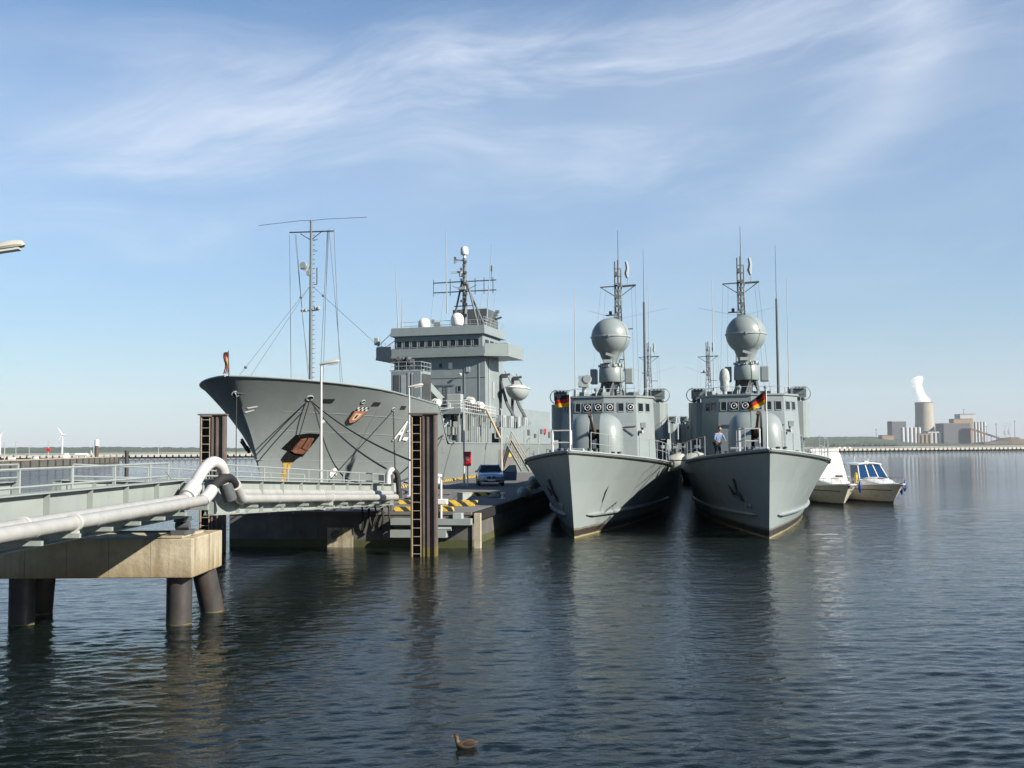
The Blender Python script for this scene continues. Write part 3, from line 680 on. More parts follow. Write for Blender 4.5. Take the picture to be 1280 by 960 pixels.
arch = smooth_path([PB1, at(239, 615, 24.7), at(248, 597, 25.0), at(258, 583, 25.3), at(267, 577.5, 25.5), at(276, 582, 25.7), at(280, 594, 25.9), at(281, 604, 26.0)], 7)
t = pipe('white sleeved pipe arching high over the bridge joint', arch, .135, (), m_galvb, 'pipe_arch', None)
o = Vector(arch[0]); mb = MB(); mb.tube([Vector(arch[-1])-o, Vector(arch[-1])-o+Vector((.10, .15, -.40))], .165, 16); mb.build('cuff', m_dgrey, t)
mb = MB(); mb.tube([Vector(arch[3])-o, Vector(arch[10])-o], .19, 16); mb.build('sleeve', m_galvb, t)
hose = smooth_path([PA1, at(262, 617, 25.0), at(268, 607, 25.3), at(276, 599.5, 25.6), at(285, 597, 25.9), at(292, 603, 26.2), at(296, 613, 26.6), at(299, 621, 27.1), PC0+Vector((.02, .1, 0))], 6)
t = thing('hose', 'black flexible hose looping over the bridge joint below the white arch', 'hose', hose[0])
o = hose[0]; mb = MB(); mb.tube([p-o for p in hose[8:34]], [.105+.008*(i % 2) for i in range(len(hose[8:34]))], 14); mb.build('rubber_hose', m_black, t)
mb = MB(); mb.tube([p-o for p in hose[:10]], .14, 16); mb.build('end_fitting', m_galvb, t); mb = MB(); mb.tube([p-o for p in hose[32:]], .15, 16); mb.build('end_fitting', m_galvb, t)
# pipe brackets
for k in range(8):
    q = PA0.lerp(PA1, .3+.085*k); br = MB(); br.bar((-.45, 0, -.2), (.14, 0, -.2), .08, .07)
    tag(br.build('pipe_bracket', m_green, loc=q), 'one of the small brackets under the pipes on the fixed span', 'bracket', 'brackets under the pipes of the fixed span')
for k in range(8):
    q = PC0.lerp(PC1, .05+.125*k); br = MB(); br.bar((-.35, 0, -.19), (.14, 0, -.19), .07, .07)
    br.add([(-.35, -.01, -.2), (.1, -.01, -.2), (-.35, -.01, -.45), (-.35, .01, -.2), (.1, .01, -.2), (-.35, .01, -.45)], [(0, 1, 2), (5, 4, 3), (0, 3, 4, 1), (1, 4, 5, 2), (2, 5, 3, 0)])
    tag(br.build('pipe_bracket', m_green, loc=q), 'one of the small brackets under the pipes on the sloping gangway', 'bracket', 'brackets under the pipes of the gangway')

# ------------------------------------------------------------------ pontoon
PH = -R(9)                                  # heading (rotation) of the pontoon
PX, PY, PZ, PW, PL = -1.72, 43.9, 1.45, 10.3, 70.0
PR = Matrix.Rotation(PH, 3, 'Z')
def pon(x, y, z=0): return Vector((PX, PY, 0)) + PR @ Vector((x, y, z))
t = thing('pontoon', 'dark concrete pontoon quay between the big grey ship and the missile boats', 'pontoon', (PX, PY, 0), PH)
mb = MB(); mb.b(-PW, 0, 0, PL, -1.5, PZ-.12); mb.build('hull_box', m_concd, t, bevel=.03)
mb = MB(); mb.b(-PW-.04, .04, -.04, PL, PZ-.118, PZ); mb.build('deck_surface', m_pave, t)
mb = MB(); mb.b(.045, .16, .2, PL, PZ-.42, PZ-.02); mb.build('fender_strip', m_black, t)
mb = MB(); mb.b(-3.2, .1, -.5, -.045, .95, 1.2); mb.b(-3.2, -.9, -.55, -.045, .45, .75); mb.build('front_ledge', m_green, t)
mb = MB()
for k, (x0, x1) in enumerate(((-6.0, -4.9),)): mb.b(x0, x1, -.08, -.043, -.3, .8)
mb.build('sunlit_patch', m_conc, t)  # paler slab paints the spot of light on the shaded front
mb = MB(); mb.b(.17, .42, -.12, .16, -.8, PZ-.05); mb.build('corner_fender', mat('pale_timber', (.42, .37, .28), .8, 0, .2, 4, .01, 12), t)
mb = MB(); mb.b(-.62, -.28, -.5, .1, 1.2, 1.42); mb.tube([(-1.9, -.4, .8), (-.7, -.4, .8)], .09, 8); mb.build('valve_gear', m_light, t)
mb = MB()
for x in (-7.2, -5.6, -3.4):
    mb = MB(); mb.tube([(x, -.1, .55), (x, -.35, .5)], .16, 12); mb.build('drain_stub', m_concd, t)
# yellow and black kerb stops
def stripes_fn(g, t, sp, c):
    w = g.m('FRACT', g.m('MULTIPLY', g.m('ADD', g.m('ADD', sp.outputs[0], sp.outputs[2]), sp.outputs[1]), 1.6))
    return g.mix(g.m('GREATER_THAN', w, .56), c, (.02, .02, .02, 1))
m_hazard = mat('yellow_black_stripes', (.60, .40, .05), .7, 0, .35, 6, .004, 20, fn=stripes_fn)
GK = 'yellow and black kerb stops on the pontoon'
def kerb(x, y, l, along, lab):
    mb = MB(); h = .19
    if along: mb.prism([(-.14, 0), (.14, 0), (.14, l), (-.14, l)], 0, h, top=[(-.10, .05), (.10, .05), (.10, l-.05), (-.10, l-.05)])
    else: mb.prism([(0, -.14), (l, -.14), (l, .14), (0, .14)], 0, h, top=[(.05, -.10), (l-.05, -.10), (l-.05, .10), (.05, .10)])
    p = pon(x, y, PZ); tag(mb.build('kerb_stop', m_hazard, loc=p, rz=PH, bevel=.02), lab, 'kerb stop', GK)
kerb(-3.3, .35, 2.55, False, 'bright striped kerb stop nearest the pontoon edge, beside the white post')
kerb(-3.5, 4.2, 2.9, False, 'striped kerb stop behind the white post, second from the front')
kerb(-4.6, 5.9, 3.8, False, 'striped kerb stop third from the pontoon front')
kerb(-3.6, 14.5, 2.6, False, 'short striped kerb stop lying alone on the paving in front of the car')
kerb(-.9, 22, 7, True, 'striped kerb stop along the right edge beside the missile boat bow')
kerb(-.9, 33, 9, True, 'striped kerb stop on the right edge behind the car')
for k, lab in enumerate(('striped kerb stop on the left edge near the ladder pile', 'striped kerb stop on the left edge by the red box', 'striped kerb stop on the left edge farthest back')):
    kerb(-9.9, 26+k*9.5, 7.6, True, lab)
# bollards on the pontoon
def bollard(x, y, m, lab, s=1.0):
    mb = MB(); mb.lathe([(.24*s, 0), (.24*s, .05*s), (.13*s, .09*s), (.12*s, .36*s), (.24*s, .42*s), (.25*s, .52*s), (.12*s, .58*s), (0, .59*s)], n=16)
    tag(mb.build('bollard', m, loc=pon(x, y, PZ)), lab, 'bollard', 'bollards on the pontoon')
bollard(-.55, 11.2, m_white, 'small white bollard on the right pontoon edge before the car', .55)
bollard(-.6, 24.5, m_galvb, 'pale bollard on the right edge by the missile boat bow')
bollard(-9.6, 24, m_black, 'black bollard on the left edge holding the big ship ropes', 1.2)
bollard(-9.6, 36, m_white, 'white bollard on the left edge near the red box', 1.2)
# white post with cross bar box at front
t = thing('marker_post', 'thin white post with a white box on the front edge of the pontoon', 'post', pon(-1.2, -.06, 0), PH)
mb = MB(); mb.tube([(0, 0, .9), (0, 0, 2.75)], .045, 10); mb.build('pole', m_white, t)
mb = MB(); mb.box((.05, .06, 1.86), (.42, .25, .22)); mb.build('box', m_white, t, bevel=.03)
# shore power boxes and hoses at the gangway foot
t = thing('junction_box', 'dark grey junction cabinet on legs at the gangway foot', 'cabinet', pon(-3.75, .8, PZ), PH)
mb = MB(); mb.b(-.28, .28, -.15, .15, .55, 1.5); mb.build('cabinet', m_dgrey, t, bevel=.02)
mb = MB(); mb.b(-.25, -.19, -.05, .05, 0, .55); mb.b(.19, .25, -.05, .05, 0, .55); mb.build('leg', m_dgrey, t)
pp = [PC1, at(484, 618.5, 45.0), at(485, 606, 45.1), at(486, 592, 45.2), at(490, 587.5, 45.3), at(496, 592, 45.4), at(498, 604, 45.4), at(499, 622, 45.3)]
t = thing('riser_pipe', 'silver riser pipe bending over at the gangway foot', 'pipe', PC1); mb = MB(); sp_ = smooth_path([Vector(p)-PC1 for p in pp], 5); mb.tube(sp_[:22], .125, 14); mb.build('riser', m_galvb, t)
mb = MB(); mb.tube(sp_[20:], .115, 12); mb.build('hose_end', m_black, t)
for k in range(5):
    a = pon(-4.6+.28*k, -.1, 1.5); pts = smooth_path([a+Vector((0, .4, .2)), a+Vector((.1, -.05, .1)), a+Vector((.16, -.2, -.35)), a+Vector((.1+.2*math.sin(k*2), -.15, -.75))], 5)
    mb = MB(); mb.tube([p-pts[0] for p in pts], .035+.012*(k % 2), 7)
    tag(mb.build('cable', m_black, loc=pts[0]), 'one of the black cables drooping over the pontoon front at the gangway foot', 'cable', 'black cables at the gangway foot')

# small clutter on the pontoon deck
for k, (x, y, sz, m_, lab) in enumerate(((-4.6, 3.2, .55, m_dgrey, 'dark equipment box behind the kerb stops at the pontoon front'), (-2.2, 9.6, .45, m_green, 'small green box on the paving behind the front kerb stops'),
                                        (-8.8, 20, .6, m_light, 'pale deck box near the black bollard'), (-1.6, 31, .5, m_red, 'small red box on the right pontoon edge behind the car'))):
    mb = MB(); mb.box((0, 0, sz*.4), (sz*1.3, sz, sz*.8), rz=k*.7); mb.box((0, 0, sz*.84), (sz*1.36, sz*1.06, sz*.08), rz=k*.7)
    tag(mb.build('deck_box', m_, loc=pon(x, y, PZ), bevel=.02), lab, 'box')
for k, (x, y, lab) in enumerate(((-2.9, 6.8, 'rope coil lying on the paving by the front kerb stops'), (-8.9, 26, 'rope coil beside the black bollard'), (-1.2, 12.6, 'rope coil near the small white bollard'))):
    mb = MB(); pts = []
    for i in range(90):
        a_ = i*.35; r_ = .38-.0022*i; pts.append((r_*math.cos(a_), r_*math.sin(a_), .04+.0016*i))
    mb.tube(pts, .028, 6); tag(mb.build('rope_coil', mat('pale_rope', (.32, .30, .24), .9, 0, .2, 20), loc=pon(x, y, PZ)), lab, 'rope coil')
mb = MB(); mb.tube(smooth_path([(0, 0, .03), (.8, .9, .03), (.3, 2.2, .03), (1.4, 3.4, .03), (.9, 5.2, .03), (2.3, 6.4, .03)], 6), .03, 6)
tag(mb.build('hose', m_black, loc=pon(-5.6, 9, PZ)), 'thin black hose snaking over the pontoon paving', 'hose')

# guide piles with ladders
def guide_pile(X, Y, Z, rz, lab):
    t = thing('guide_pile', lab, 'pile', (X, Y, 0), rz, 'guide piles with ladders')
    mb = MB(); mb.b(-.06, .46, .02, .44, -2, Z)               # box section at the right
    mb.b(-.50, -.46, -.1, .44, -2, Z-.02); mb.b(-.46, -.06, .30, .34, -2, Z-.02)
    mb.build('box_pile', m_rust, t, bevel=.01)
    mb = MB(); mb.b(-.04, .02, -.12, .018, -2, Z-.06); mb.b(.12, .20, -.06, .018, -2, Z-.03); mb.b(.38, .44, -.10, .018, -2, Z-.04); mb.build('flange', m_rust, t)
    mb = MB(); mb.b(-.44, -.08, .24, .296, -2, Z-.1); mb.build('recess_shade', m_black, t)  # black sheet stands in for the shade inside the recess
    mb = MB(); mb.b(-.58, .52, -.14, -.10+.6, Z+.003, Z+.06)
    mb.build('head_plate', m_rust, t)
    mb = MB(); mb.tube([(-.44, -.08, -.6), (-.44, -.08, Z-.1)], .022, 6); mb.tube([(-.12, -.08, -.6), (-.12, -.08, Z-.1)], .022, 6)
    k = .1
    while k < Z-.1: mb.tube([(-.44, -.08, k), (-.12, -.08, k)], .017, 6); k += .32
    mb.build('ladder', mat('rusty_yellow_ladder', (.34, .27, .18), .7, .1, .3, 6), t)
guide_pile(-3.32, 40.6, 5.3, R(-4), 'tall brown steel pile with ladder in front of the pontoon, waterline visible')
guide_pile(-11.85, 42.8, 5.4, R(4), 'brown steel pile with ladder standing behind the bridge rail under the ship bow')

# lamp posts on the pontoon and trestle
def lamp(p, z0, z1, lab, arm=.25, yaw=0.0, sc=1.0, grp='street lamps along the pontoon'):
    t = thing('street_lamp', lab, 'street lamp', (p.x, p.y, z0), yaw, grp); H = z1-z0
    mb = MB(); mb.tube([(0, 0, 0), (0, 0, H*.5), (0, 0, H)], [.075*sc, .06*sc, .045*sc], 10); mb.box((0, 0, .02), (.3, .3, .04)); mb.build('pole', m_galvb, t)
    h = MB(); rot = Matrix.Rotation(R(-10), 3, 'Y')
    pr = []
    for u, w, d in ((0, .06, .05), (.1, .10, .07), (.45, .13, .10), (.7, .14, .11), (.82, .10, .08), (.86, .02, .02)):
        for j in range(10):
            a = 2*PI*j/10; pr.append(Vector((0, 0, H)) + rot @ Vector((-.06+u*sc, w*sc*math.cos(a), (.04+d*max(-.35, math.sin(a)))*sc)))
    h.add(pr, [(i*10+j, i*10+(j+1) % 10, (i+1)*10+(j+1) % 10, (i+1)*10+j) for i in range(5) for j in range(10)]+[tuple(range(9, -1, -1)), tuple(range(50, 60))], 0, True)
    h.build('lamp_head', m_fend, t)
    q = MB(); c = [Vector((0, 0, H)) + rot @ Vector((x*sc, y*sc, -.01*sc)) for x, y in ((.3, -.1), (.72, -.1), (.72, .1), (.3, .1))]
    q.add(c+[v-Vector((0, 0, .035*sc)) for v in c], [(0, 1, 2, 3), (4, 5, 6, 7), (0, 1, 5, 4), (1, 2, 6, 5), (2, 3, 7, 6), (3, 0, 4, 7)]); q.build('lens', m_light_lens, t)
def ground(px, D, z): p = at(px, 500, D); return Vector((p.x, D, z))
lamp(ground(401.5, 46.0, 0), PZ, 7.6, 'street lamp on the pontoon directly before the big ship bow')
lamp(ground(511.5, 59, 0), PZ, 7.35, 'street lamp rising just left of the tall ladder pile', yaw=R(12))
lamp(ground(579.5, 76, 0), PZ, 7.35, 'street lamp beside the red box left of the car', yaw=R(12))
lamp(ground(626.5, 98, 0), PZ, 7.4, 'street lamp behind the car beside the boarding ladder', yaw=R(100))
lamp(Vector((-11.45, 23.0, 0)), 2.0, 8.27, 'street lamp whose head alone pokes in at the left edge', yaw=R(8), sc=1.2)
# red box
p = ground(584, 75.5, PZ)
t = thing('rescue_box', 'red life saving box on a stand left of the car', 'rescue box', p, PH)
mb = MB(); mb.b(-.24, .24, -.14, .14, 1.35, 2.35); mb.build('cabinet', m_red, t, bevel=.03)
mb = MB(); mb.b(-.1, .1, -.155, -.145, 1.75, 2.0); mb.build('notice', m_white, t)
mb = MB(); mb.tube([(0, 0, 0), (0, 0, 1.35)], .05, 8); mb.build('post', m_white, t)

# ------------------------------------------------------------------ hulls
class Hull:
    sx = 1.15
    def __init__(s, Ln, zd, bd, bw, rake, fl, zmax, zbot=-1.2): s.L, s.zd, s.bd, s.bw, s.rake, s.fl, s.zmax, s.zbot = Ln, zd, bd, bw, rake, fl, zmax, zbot
    def stem(s, z): return -s.rake*max(0, z/s.zmax)**s.sx if z > 0 else -z*.5
    def half(s, y, z):
        q = max(0, y-s.stem(z)); t = min(1, max(0, z/s.zd(y))); bw, bd = s.bw(q), s.bd(q)
        b = bw+(bd-bw)*t**s.fl
        return b if z >= 0 else bw*(1+z*.25)
    def P(s, y, z, side=1, off=0.0):
        if off == 0: return Vector((side*s.half(y, z), y, z))
        return s.P(y, z, side)+s.Nn(y, z, side)*off
    def Nn(s, y, z, side):
        a = s.P(y+.1, z, side)-s.P(y-.1, z, side); b = s.P(y, z+.08, side)-s.P(y, z-.08, side); n = a.cross(b).normalized()
        return n if n.x*side > 0 else -n
    def shell(s, mb, qs, nz, m=0):
        for side in (-1, 1):
            def fn(i, j):
                q = qs[i]; t = j/nz; z = s.zbot+(s.zd(q-s.rake*.7)-s.zbot)*t; y = min(s.L, q+s.stem(z))
                if i == len(qs)-1: y = s.L
                z = s.zbot+(s.zd(y)-s.zbot)*t; return (side*s.half(y, z) if i > 0 else 0.0, y, z)
            vs = [fn(i, j) for i in range(len(qs)) for j in range(nz+1)]
            mb.add(vs, [(i*(nz+1)+j, (i+1)*(nz+1)+j, (i+1)*(nz+1)+j+1, i*(nz+1)+j+1) for i in range(len(qs)-1) for j in range(nz)], m, True)
        # transom
        row = [(x*s.half(s.L, z), s.L, z) for x in (-1, 1) for z in [s.zbot+(s.zd(s.L)-s.zbot)*j/nz for j in range(nz+1)]]
        mb.add(row, [(j, j+1, nz+2+j, nz+1+j) for j in range(nz)], m)
    def edge(s, y0, y1, n, dz=0.0, side=1, off=0.0):
        out = []
        for i in range(n+1):
            y = y0+(y1-y0)*i/n; z = s.zd(y)+dz; p = s.P(y, min(z, s.zd(y)-.001), side)
            out.append(Vector((p.x+side*off, p.y, z)))
        return out
    def deck(s, mb, y0, y1, n, dz, inset=.0, m=0):
        vs = []
        for i in range(n+1):
            y = y0+(y1-y0)*i/n; z = s.zd(y)+dz; b = max(.0, s.half(y, z)-inset); vs += [(-b, y, z), (0, y, z+.06), (b, y, z)]
        mb.add(vs, [(i*3+j, (i+1)*3+j, (i+1)*3+j+1, i*3+j+1) for i in range(n) for j in range(2)], m)
    def patch(s, mb, pts, side, off, m=0, k=1):
        """polygon given in (y, z) wrapped onto the hull"""
        mb.add([s.P(y, z, side, off) for y, z in pts], [tuple(range(len(pts)))], m)

def stroke_glyph(h, mb, strokes, y0, z0, sc, slant, side, w, off, m=0, flip=1):
    """strokes: list of ((x,z),(x,z)) in letter units; mapped to hull surface"""
    for (a, b) in strokes:
        a = Vector(a); b = Vector(b); n = 5; d = (b-a).normalized(); nn = Vector((-d.y, d.x))*(w/2)
        for i in range(n):
            p = a+(b-a)*(i/n)-(d*w*.0 if i else d*w*.5); q = a+(b-a)*((i+1)/n)+(d*w*.5 if i == n-1 else d*0)
            quad = [p-nn, q-nn, q+nn, p+nn]
            h.patch(mb, [(y0+flip*(v.x+slant*v.y)*sc, z0+v.y*sc) for v in quad], side, off, m)

def flag_mesh(mb, o, w, h, dirx, droop, stripes=3):
    """three horizontal stripes, waving, hung from its hoist at o (top)"""
    n = 12; d = Vector(dirx).normalized(); nrm = Vector((-d.y, d.x, 0))
    for k in range(3):
        vs = []
        for i in range(n+1):
            u = i/n
            for e in (0, 1):
                vv_ = (k+e)/3; c = Vector(o)+d*(w*u*(1-.1*droop))+Vector((0, 0, -h*vv_-droop*w*u*(.9-.3*vv_)))+nrm*(.07*math.sin(u*9+vv_*2)*u**.5)
                vs.append(c)
        mb.add(vs, [(i*2, i*2+2, i*2+3, i*2+1) for i in range(n)], k, True)

# ------------------------------------------------------------------ missile boats
FL = 57.0
def fzd(y):
    y = max(-2, y); return 3.88-.062*(y+2)+.00072*(y+2)**2 if y < 41 else 2.55
fac = Hull(FL, fzd, lambda q: 3.9*(1-max(0, 1-q/14.5)**2.1)**.92 if q < 40 else 3.9-.25*((q-40)/19)**2,
           lambda q: 3.35*(1-max(0, 1-q/25)**1.75), 1.9, 1.22, 3.88)
def fac_boat(loc, rz, label, v):
    T = thing('missile_boat', label, 'warship', loc, rz, 'grey missile boats')
    P_ = lambda name, mb, m, par=None, **k: mb.build(name, m, par or T, **k)
    qs = [0, .15, .4, .8, 1.3, 2, 2.8, 3.7, 4.7, 6, 7.5, 9, 11, 13, 15, 18, 21, 25, 29, 33, 38, 43, 48, 53, 58.9]
    mb = MB(); fac.shell(mb, qs, 14); hull = P_('hull', mb, m_hullf)
    mb = MB(); fac.deck(mb, -1.7, FL, 60, -.004, .0); P_('deck', mb, m_deck)
    mb = MB()
    for sd_ in (-1, 1): mb.tube(fac.edge(-1.85, FL, 60, -.10, sd_, .02), .042, 6)
    P_('rubbing_strake', mb, m_black)
    mb = MB()
    for sd_ in (-1, 1):
        e = fac.edge(-1.85, FL, 60, .02, sd_, .0); mb.tube(e, .035, 6)
    P_('deck_edge', mb, m_light)
    # spray rail
    for sd_ in (-1, 1):
        mb = MB(); n = 30
        pts = [fac.P(1.0+i*.72, .98-.006*i, sd_, .06) for i in range(n)]
        mb.tube(pts, [.02]+[.10]*(n-2)+[.02], 8); P_('spray_rail', mb, m_greys)
    # anchors on both bows
    for sd_ in (-1,):
        mb = MB(); h = lambda y, z, o=.06: fac.P(y, z, sd_, o)
        mb.tube([h(2.1, 2.55), h(2.6, 1.75)], .06, 6); mb.tube([h(2.2, 1.55), h(2.6, 1.68), h(3.1, 1.75)], .07, 6)
        mb.tube([h(2.25, 1.6), h(2.1, 2.15, .14)], [.09, .02], 6); mb.tube([h(3.05, 1.78), h(2.95, 2.3, .14)], [.09, .02], 6)
        P_('anchor', mb, m_dgrey)
    for sd_ in (-1,):
        mb = MB(); mb.tube([fac.P(1.5, 1.35, sd_, .02), fac.P(1.5, 1.35, sd_, .1)], .11, 12); mb.tube([fac.P(2.0, 1.35, sd_, .02), fac.P(2.0, 1.35, sd_, .1)], .11, 12)
        P_('towing_eye', mb, m_light)
    # deckhouse, faceted front
    z0, z1 = 2.7, 6.95
    fp = [(-2.95, 27), (-2.95, 17.6), (-1.95, 15.3), (0, 14.95), (1.95, 15.3), (2.95, 17.0), (2.95, 27)]
    tp = [(-2.75, 27), (-2.75, 17.8), (-1.85, 15.6), (0, 15.25), (1.85, 15.6), (2.75, 17.25), (2.75, 27)]
    mb = MB(); mb.prism(fp[::-1], z0, z1, top=tp[::-1]); house = P_('deckhouse', mb, m_grey, bevel=.03)
    mb = MB(); rp = [(x*1.03, y-.06 if y < 20 else y) for x, y in tp]; mb.prism(rp[::-1], z1+.003, z1+.10); P_('roof', mb, m_greys)
    mb = MB(); mb.prism([(-2.6, 27.005), (-2.6, 41), (2.6, 41), (2.6, 27.005)][::-1], 2.4, 4.7); P_('aft_deckhouse', mb, m_grey, bevel=.03)
    # windows on front facets
    def face_pt(a, b, u, z, off):
        A0, B0 = Vector((*fp[a], z0)), Vector((*fp[b], z0)); A1, B1 = Vector((*tp[a], z1)), Vector((*tp[b], z1)); w = (z-z0)/(z1-z0)
        p = A0.lerp(A1, w).lerp(B0.lerp(B1, w), u); nr = (B0-A0).cross(A1-A0).normalized()
        if nr.y > 0: nr = -nr
        return p+nr*off
    def window(a, b, u0, u1, zz0, zz1, ring):
        f = MB()
        c = [face_pt(a, b, u0, zz0, .012), face_pt(a, b, u1, zz0, .012), face_pt(a, b, u1, zz1, .012), face_pt(a, b, u0, zz1, .012)]
        for i in range(4): f.bar(c[i], c[(i+1) % 4], .04, .06)
        fo = P_('window', f, m_greys)
        gq = MB(); gq.quad(*c); gq.build('pane', m_glass, fo, solid=.01)
        if ring:
            ctr = (c[0]+c[2])/2; ax = (c[1]-c[0]).normalized(); ay = (c[3]-c[0]).normalized(); nr = ax.cross(ay); nr = nr if nr.y < 0 else -nr
            r_ = MB(); pts = arcpts(ctr+nr*.05, .165, 0, 2*PI, 20, ax, ay); r_.tube(pts, .018, 6); r_.tube([ctr+nr*.05, ctr+nr*.05+ax*.10+ay*.10], .012, 5); r_.tube([ctr+nr*.02, ctr+nr*.07], .04, 8); r_.build('clear_view_screen', m_white, fo)
    wz0, wz1 = 6.10, 6.62
    window(2, 3, .08, .26, wz0, wz1, False); window(2, 3, .36, .62, wz0, wz1, True); window(2, 3, .70, .96, wz0, wz1, True)
    window(3, 4, .06, .32, wz0, wz1, True); window(3, 4, .44, .62, wz0, wz1, False); window(3, 4, .74, .92, wz0, wz1, v == 1)
    window(4, 5, .12, .40, wz0, wz1, False); window(4, 5, .55, .78, wz0, wz1, False)
    window(1, 2, .25, .48, wz0, wz1, False); window(1, 2, .60, .85, wz0, wz1, False)
    # little fittings on front wall
    mb = MB(); p = face_pt(3, 4, .62, 5.2, .05); mb.bar(p, face_pt(3, 4, .98, 5.25, .05), .05, .05); mb.bar(face_pt(3, 4, .62, 5.1, .05), face_pt(3, 4, .9, 4.7, .05), .04, .04)
    mb.bar(face_pt(2, 3, .1, 5.25, .05), face_pt(2, 3, .5, 5.25, .05), .06, .05); P_('hand_grip', mb, m_dgrey)
    mb = MB(); p = face_pt(4, 5, .3, 5.3, .12); mb.box(p, (.28, .22, .3)); mb.tube([face_pt(4, 5, .1, 4.9, .05), face_pt(4, 5, .1, 4.9, .3)], .1, 10); mb.explode('floodlight', m_light, T)
    # bridge wings
    for sd_ in (-1, 1):
        mb = MB(); x = sd_*3.15; poly = [(x+sd_*.35*math.cos(a)*1.3, 19.2+1.2*math.sin(a)) for a in [(-PI/2+PI*i/8) if sd_ > 0 else (-PI/2+PI*i/8) for i in range(9)]]
        poly = [(sd_*2.75, 18.0)]+poly+[(sd_*2.75, 20.4)]
        if sd_ < 0: poly = poly[::-1]
        mb.prism(poly, 4.5, 6.7); P_('bridge_wing', mb, m_greys, bevel=.02)
        # decoy launcher on its roof corner
        mb = MB(); c = Vector((sd_*3.0, 19.2, 7.3)); mb.box(c, (.85, .8, .52), rz=0, rx=R(14)); mb.box(c+Vector((0, -.38, .02)), (.7, .12, .36), rx=R(14)); mb.tube([c+Vector((0, 0, -.7)), c], .12, 8)
        mb.tube(arcpts(c+Vector((sd_*.30, 0, -.1)), .42, R(90 if sd_ > 0 else 90), R(-80 if sd_ > 0 else 260), 10, (1, 0, 0), (0, 0, 1)), .03, 6)
        P_('decoy_launcher', mb, m_grey, bevel=.05)
        mb = MB()
        for k in range(3): mb.tube([c+Vector((-.2+.2*k, -.44, .14)), c+Vector((-.2+.2*k, -.62, .2))], .07, 8)
        mb.ball(c+Vector((sd_*.25, -.3, -.45)), .14, 0, 8); P_('lantern', mb, m_dgrey)
    # gun
    GZ = fzd(10.6)
    mb = MB(); mb.lathe([(1.35, GZ-.05), (1.35, GZ+.18), (1.25, GZ+.22)], (0, 10.6, 0), 32); ring = P_('gun_ring', mb, m_greys)
    for sd_ in (-1, 1):
        mb = MB(); W_, Hh, Dp, gp = 1.42, 2.42, 1.6, .30; base = GZ+.22
        def dome(u, w, sd_=sd_):
            # u along width from slot to outside, w around the arch from front bottom over the top to the back
            th = w*PI; x = gp+(W_-gp)*math.sin(u*PI/2)**.9; e = math.cos(u*PI/2)**.42 if u < 1 else 0
            cy, cz = -math.cos(th), math.sin(th)
            yy = math.copysign(abs(cy)**.75, cy)*Dp*e; zz = abs(cz)**.62*Hh*(.25+.75*e)*(e > 0)
            return (sd_*x, 10.7+yy, base+zz)
        mb.grid(dome, 14, 22)
        # flat inner cheek
        vs = [dome(0, j/22) for j in range(23)]; mb.add(vs, [tuple(range(23))], 0)
        P_('gun_housing', mb, m_greys)
    mb = MB(); mb.b(-.29, .29, 10.1, 12.0, base-.02, base+1.55); P_('gun_cradle', mb, m_black)
    mb = MB(); q0 = Vector((0, 9.9, base+1.15)); dq = Vector((0, -math.cos(R(22)), math.sin(R(22))))
    mb.tube([q0, q0+dq*.9, q0+dq*.95, q0+dq*2.7, q0+dq*2.72, q0+dq*3.0], [.15, .13, .085, .07, .10, .10], 12); P_('gun_barrel', mb, mat('gun_brown', (.12, .075, .055), .5, .3))
    mb = MB(); mb.box((0, 9.55, base+.75), (.2, .1, .45)); mb.tube([(0.1, 9.6, base+.9), (.1, 9.3, base+1.0)], .06, 8); P_('gun_sight', mb, m_white)
    # radome on pedestal
    RZ = 11.05; ry = 20.8
    pr = [(1.24*math.cos(R(a)), RZ+1.24*math.sin(R(a))) for a in range(90, -55, -8)][::-1]
    pr = [(.48, RZ-1.72), (.52, RZ-1.50), (.64, RZ-1.26)]+[(r_, z) for r_, z in pr]; pr[-1] = (0.0, RZ+1.24)
    mb = MB(); mb.lathe(pr, (0, ry, 0), 40); rad = P_('radome', mb, m_greys)
    mb = MB(); mb.lathe([(1.22, RZ-.05), (1.29, RZ-.04), (1.29, RZ+.03), (1.22, RZ+.05)], (0, ry, 0), 40); mb.box((0, ry-1.27, RZ), (.14, .1, .16)); mb.build('joint_band', m_light, rad)
    mb = MB(); mb.box((0.05, ry-.95, RZ-1.22), (.6, .12, .16), ry=R(18)); mb.tube([(0, ry-.5, RZ-1.7), (0, ry-.95, RZ-1.2)], .07, 8); mb.box((-.15, ry-.8, RZ-1.6), (.5, .3, .2)); P_('antenna_bar', mb, m_light)
    mb = MB()
    for k in range(9):
        a = 2*PI*k/9; mb.tube([(.66*math.cos(a), ry+.66*math.sin(a), RZ-2.12), (.52*math.cos(a+.3), ry+.52*math.sin(a+.3), RZ-1.7)], .035, 5)
    for k in range(7):
        a = R(-160+k*24); mb.box((.72*math.cos(a), ry+.72*math.sin(a), RZ-1.86+.06*(k % 2)), (.2, .2, .16), rz=a)
    P_('cable_boxes', mb, m_light)
    mb = MB(); mb.lathe([(.74, 8.15), (.78, 8.2), (.76, 9.05), (.70, 9.12)], (0, ry, 0), 28); P_('pedestal', mb, m_greys)
    mb = MB()
    for a in range(6): mb.bar((1.0*math.cos(a*PI/3+.3), ry+1.0*math.sin(a*PI/3+.3), 7.05), (.6*math.cos(a*PI/3+.8), ry+.6*math.sin(a*PI/3+.8), 8.15), .14, .14)
    mb.lathe([(.5, 7.05), (.35, 7.6), (.5, 8.1)], (0, ry, 0), 14); mb.b(-1.3, 1.5, ry+.5, ry+1.6, 7.05, 7.5); P_('pedestal_legs', mb, m_dgrey)
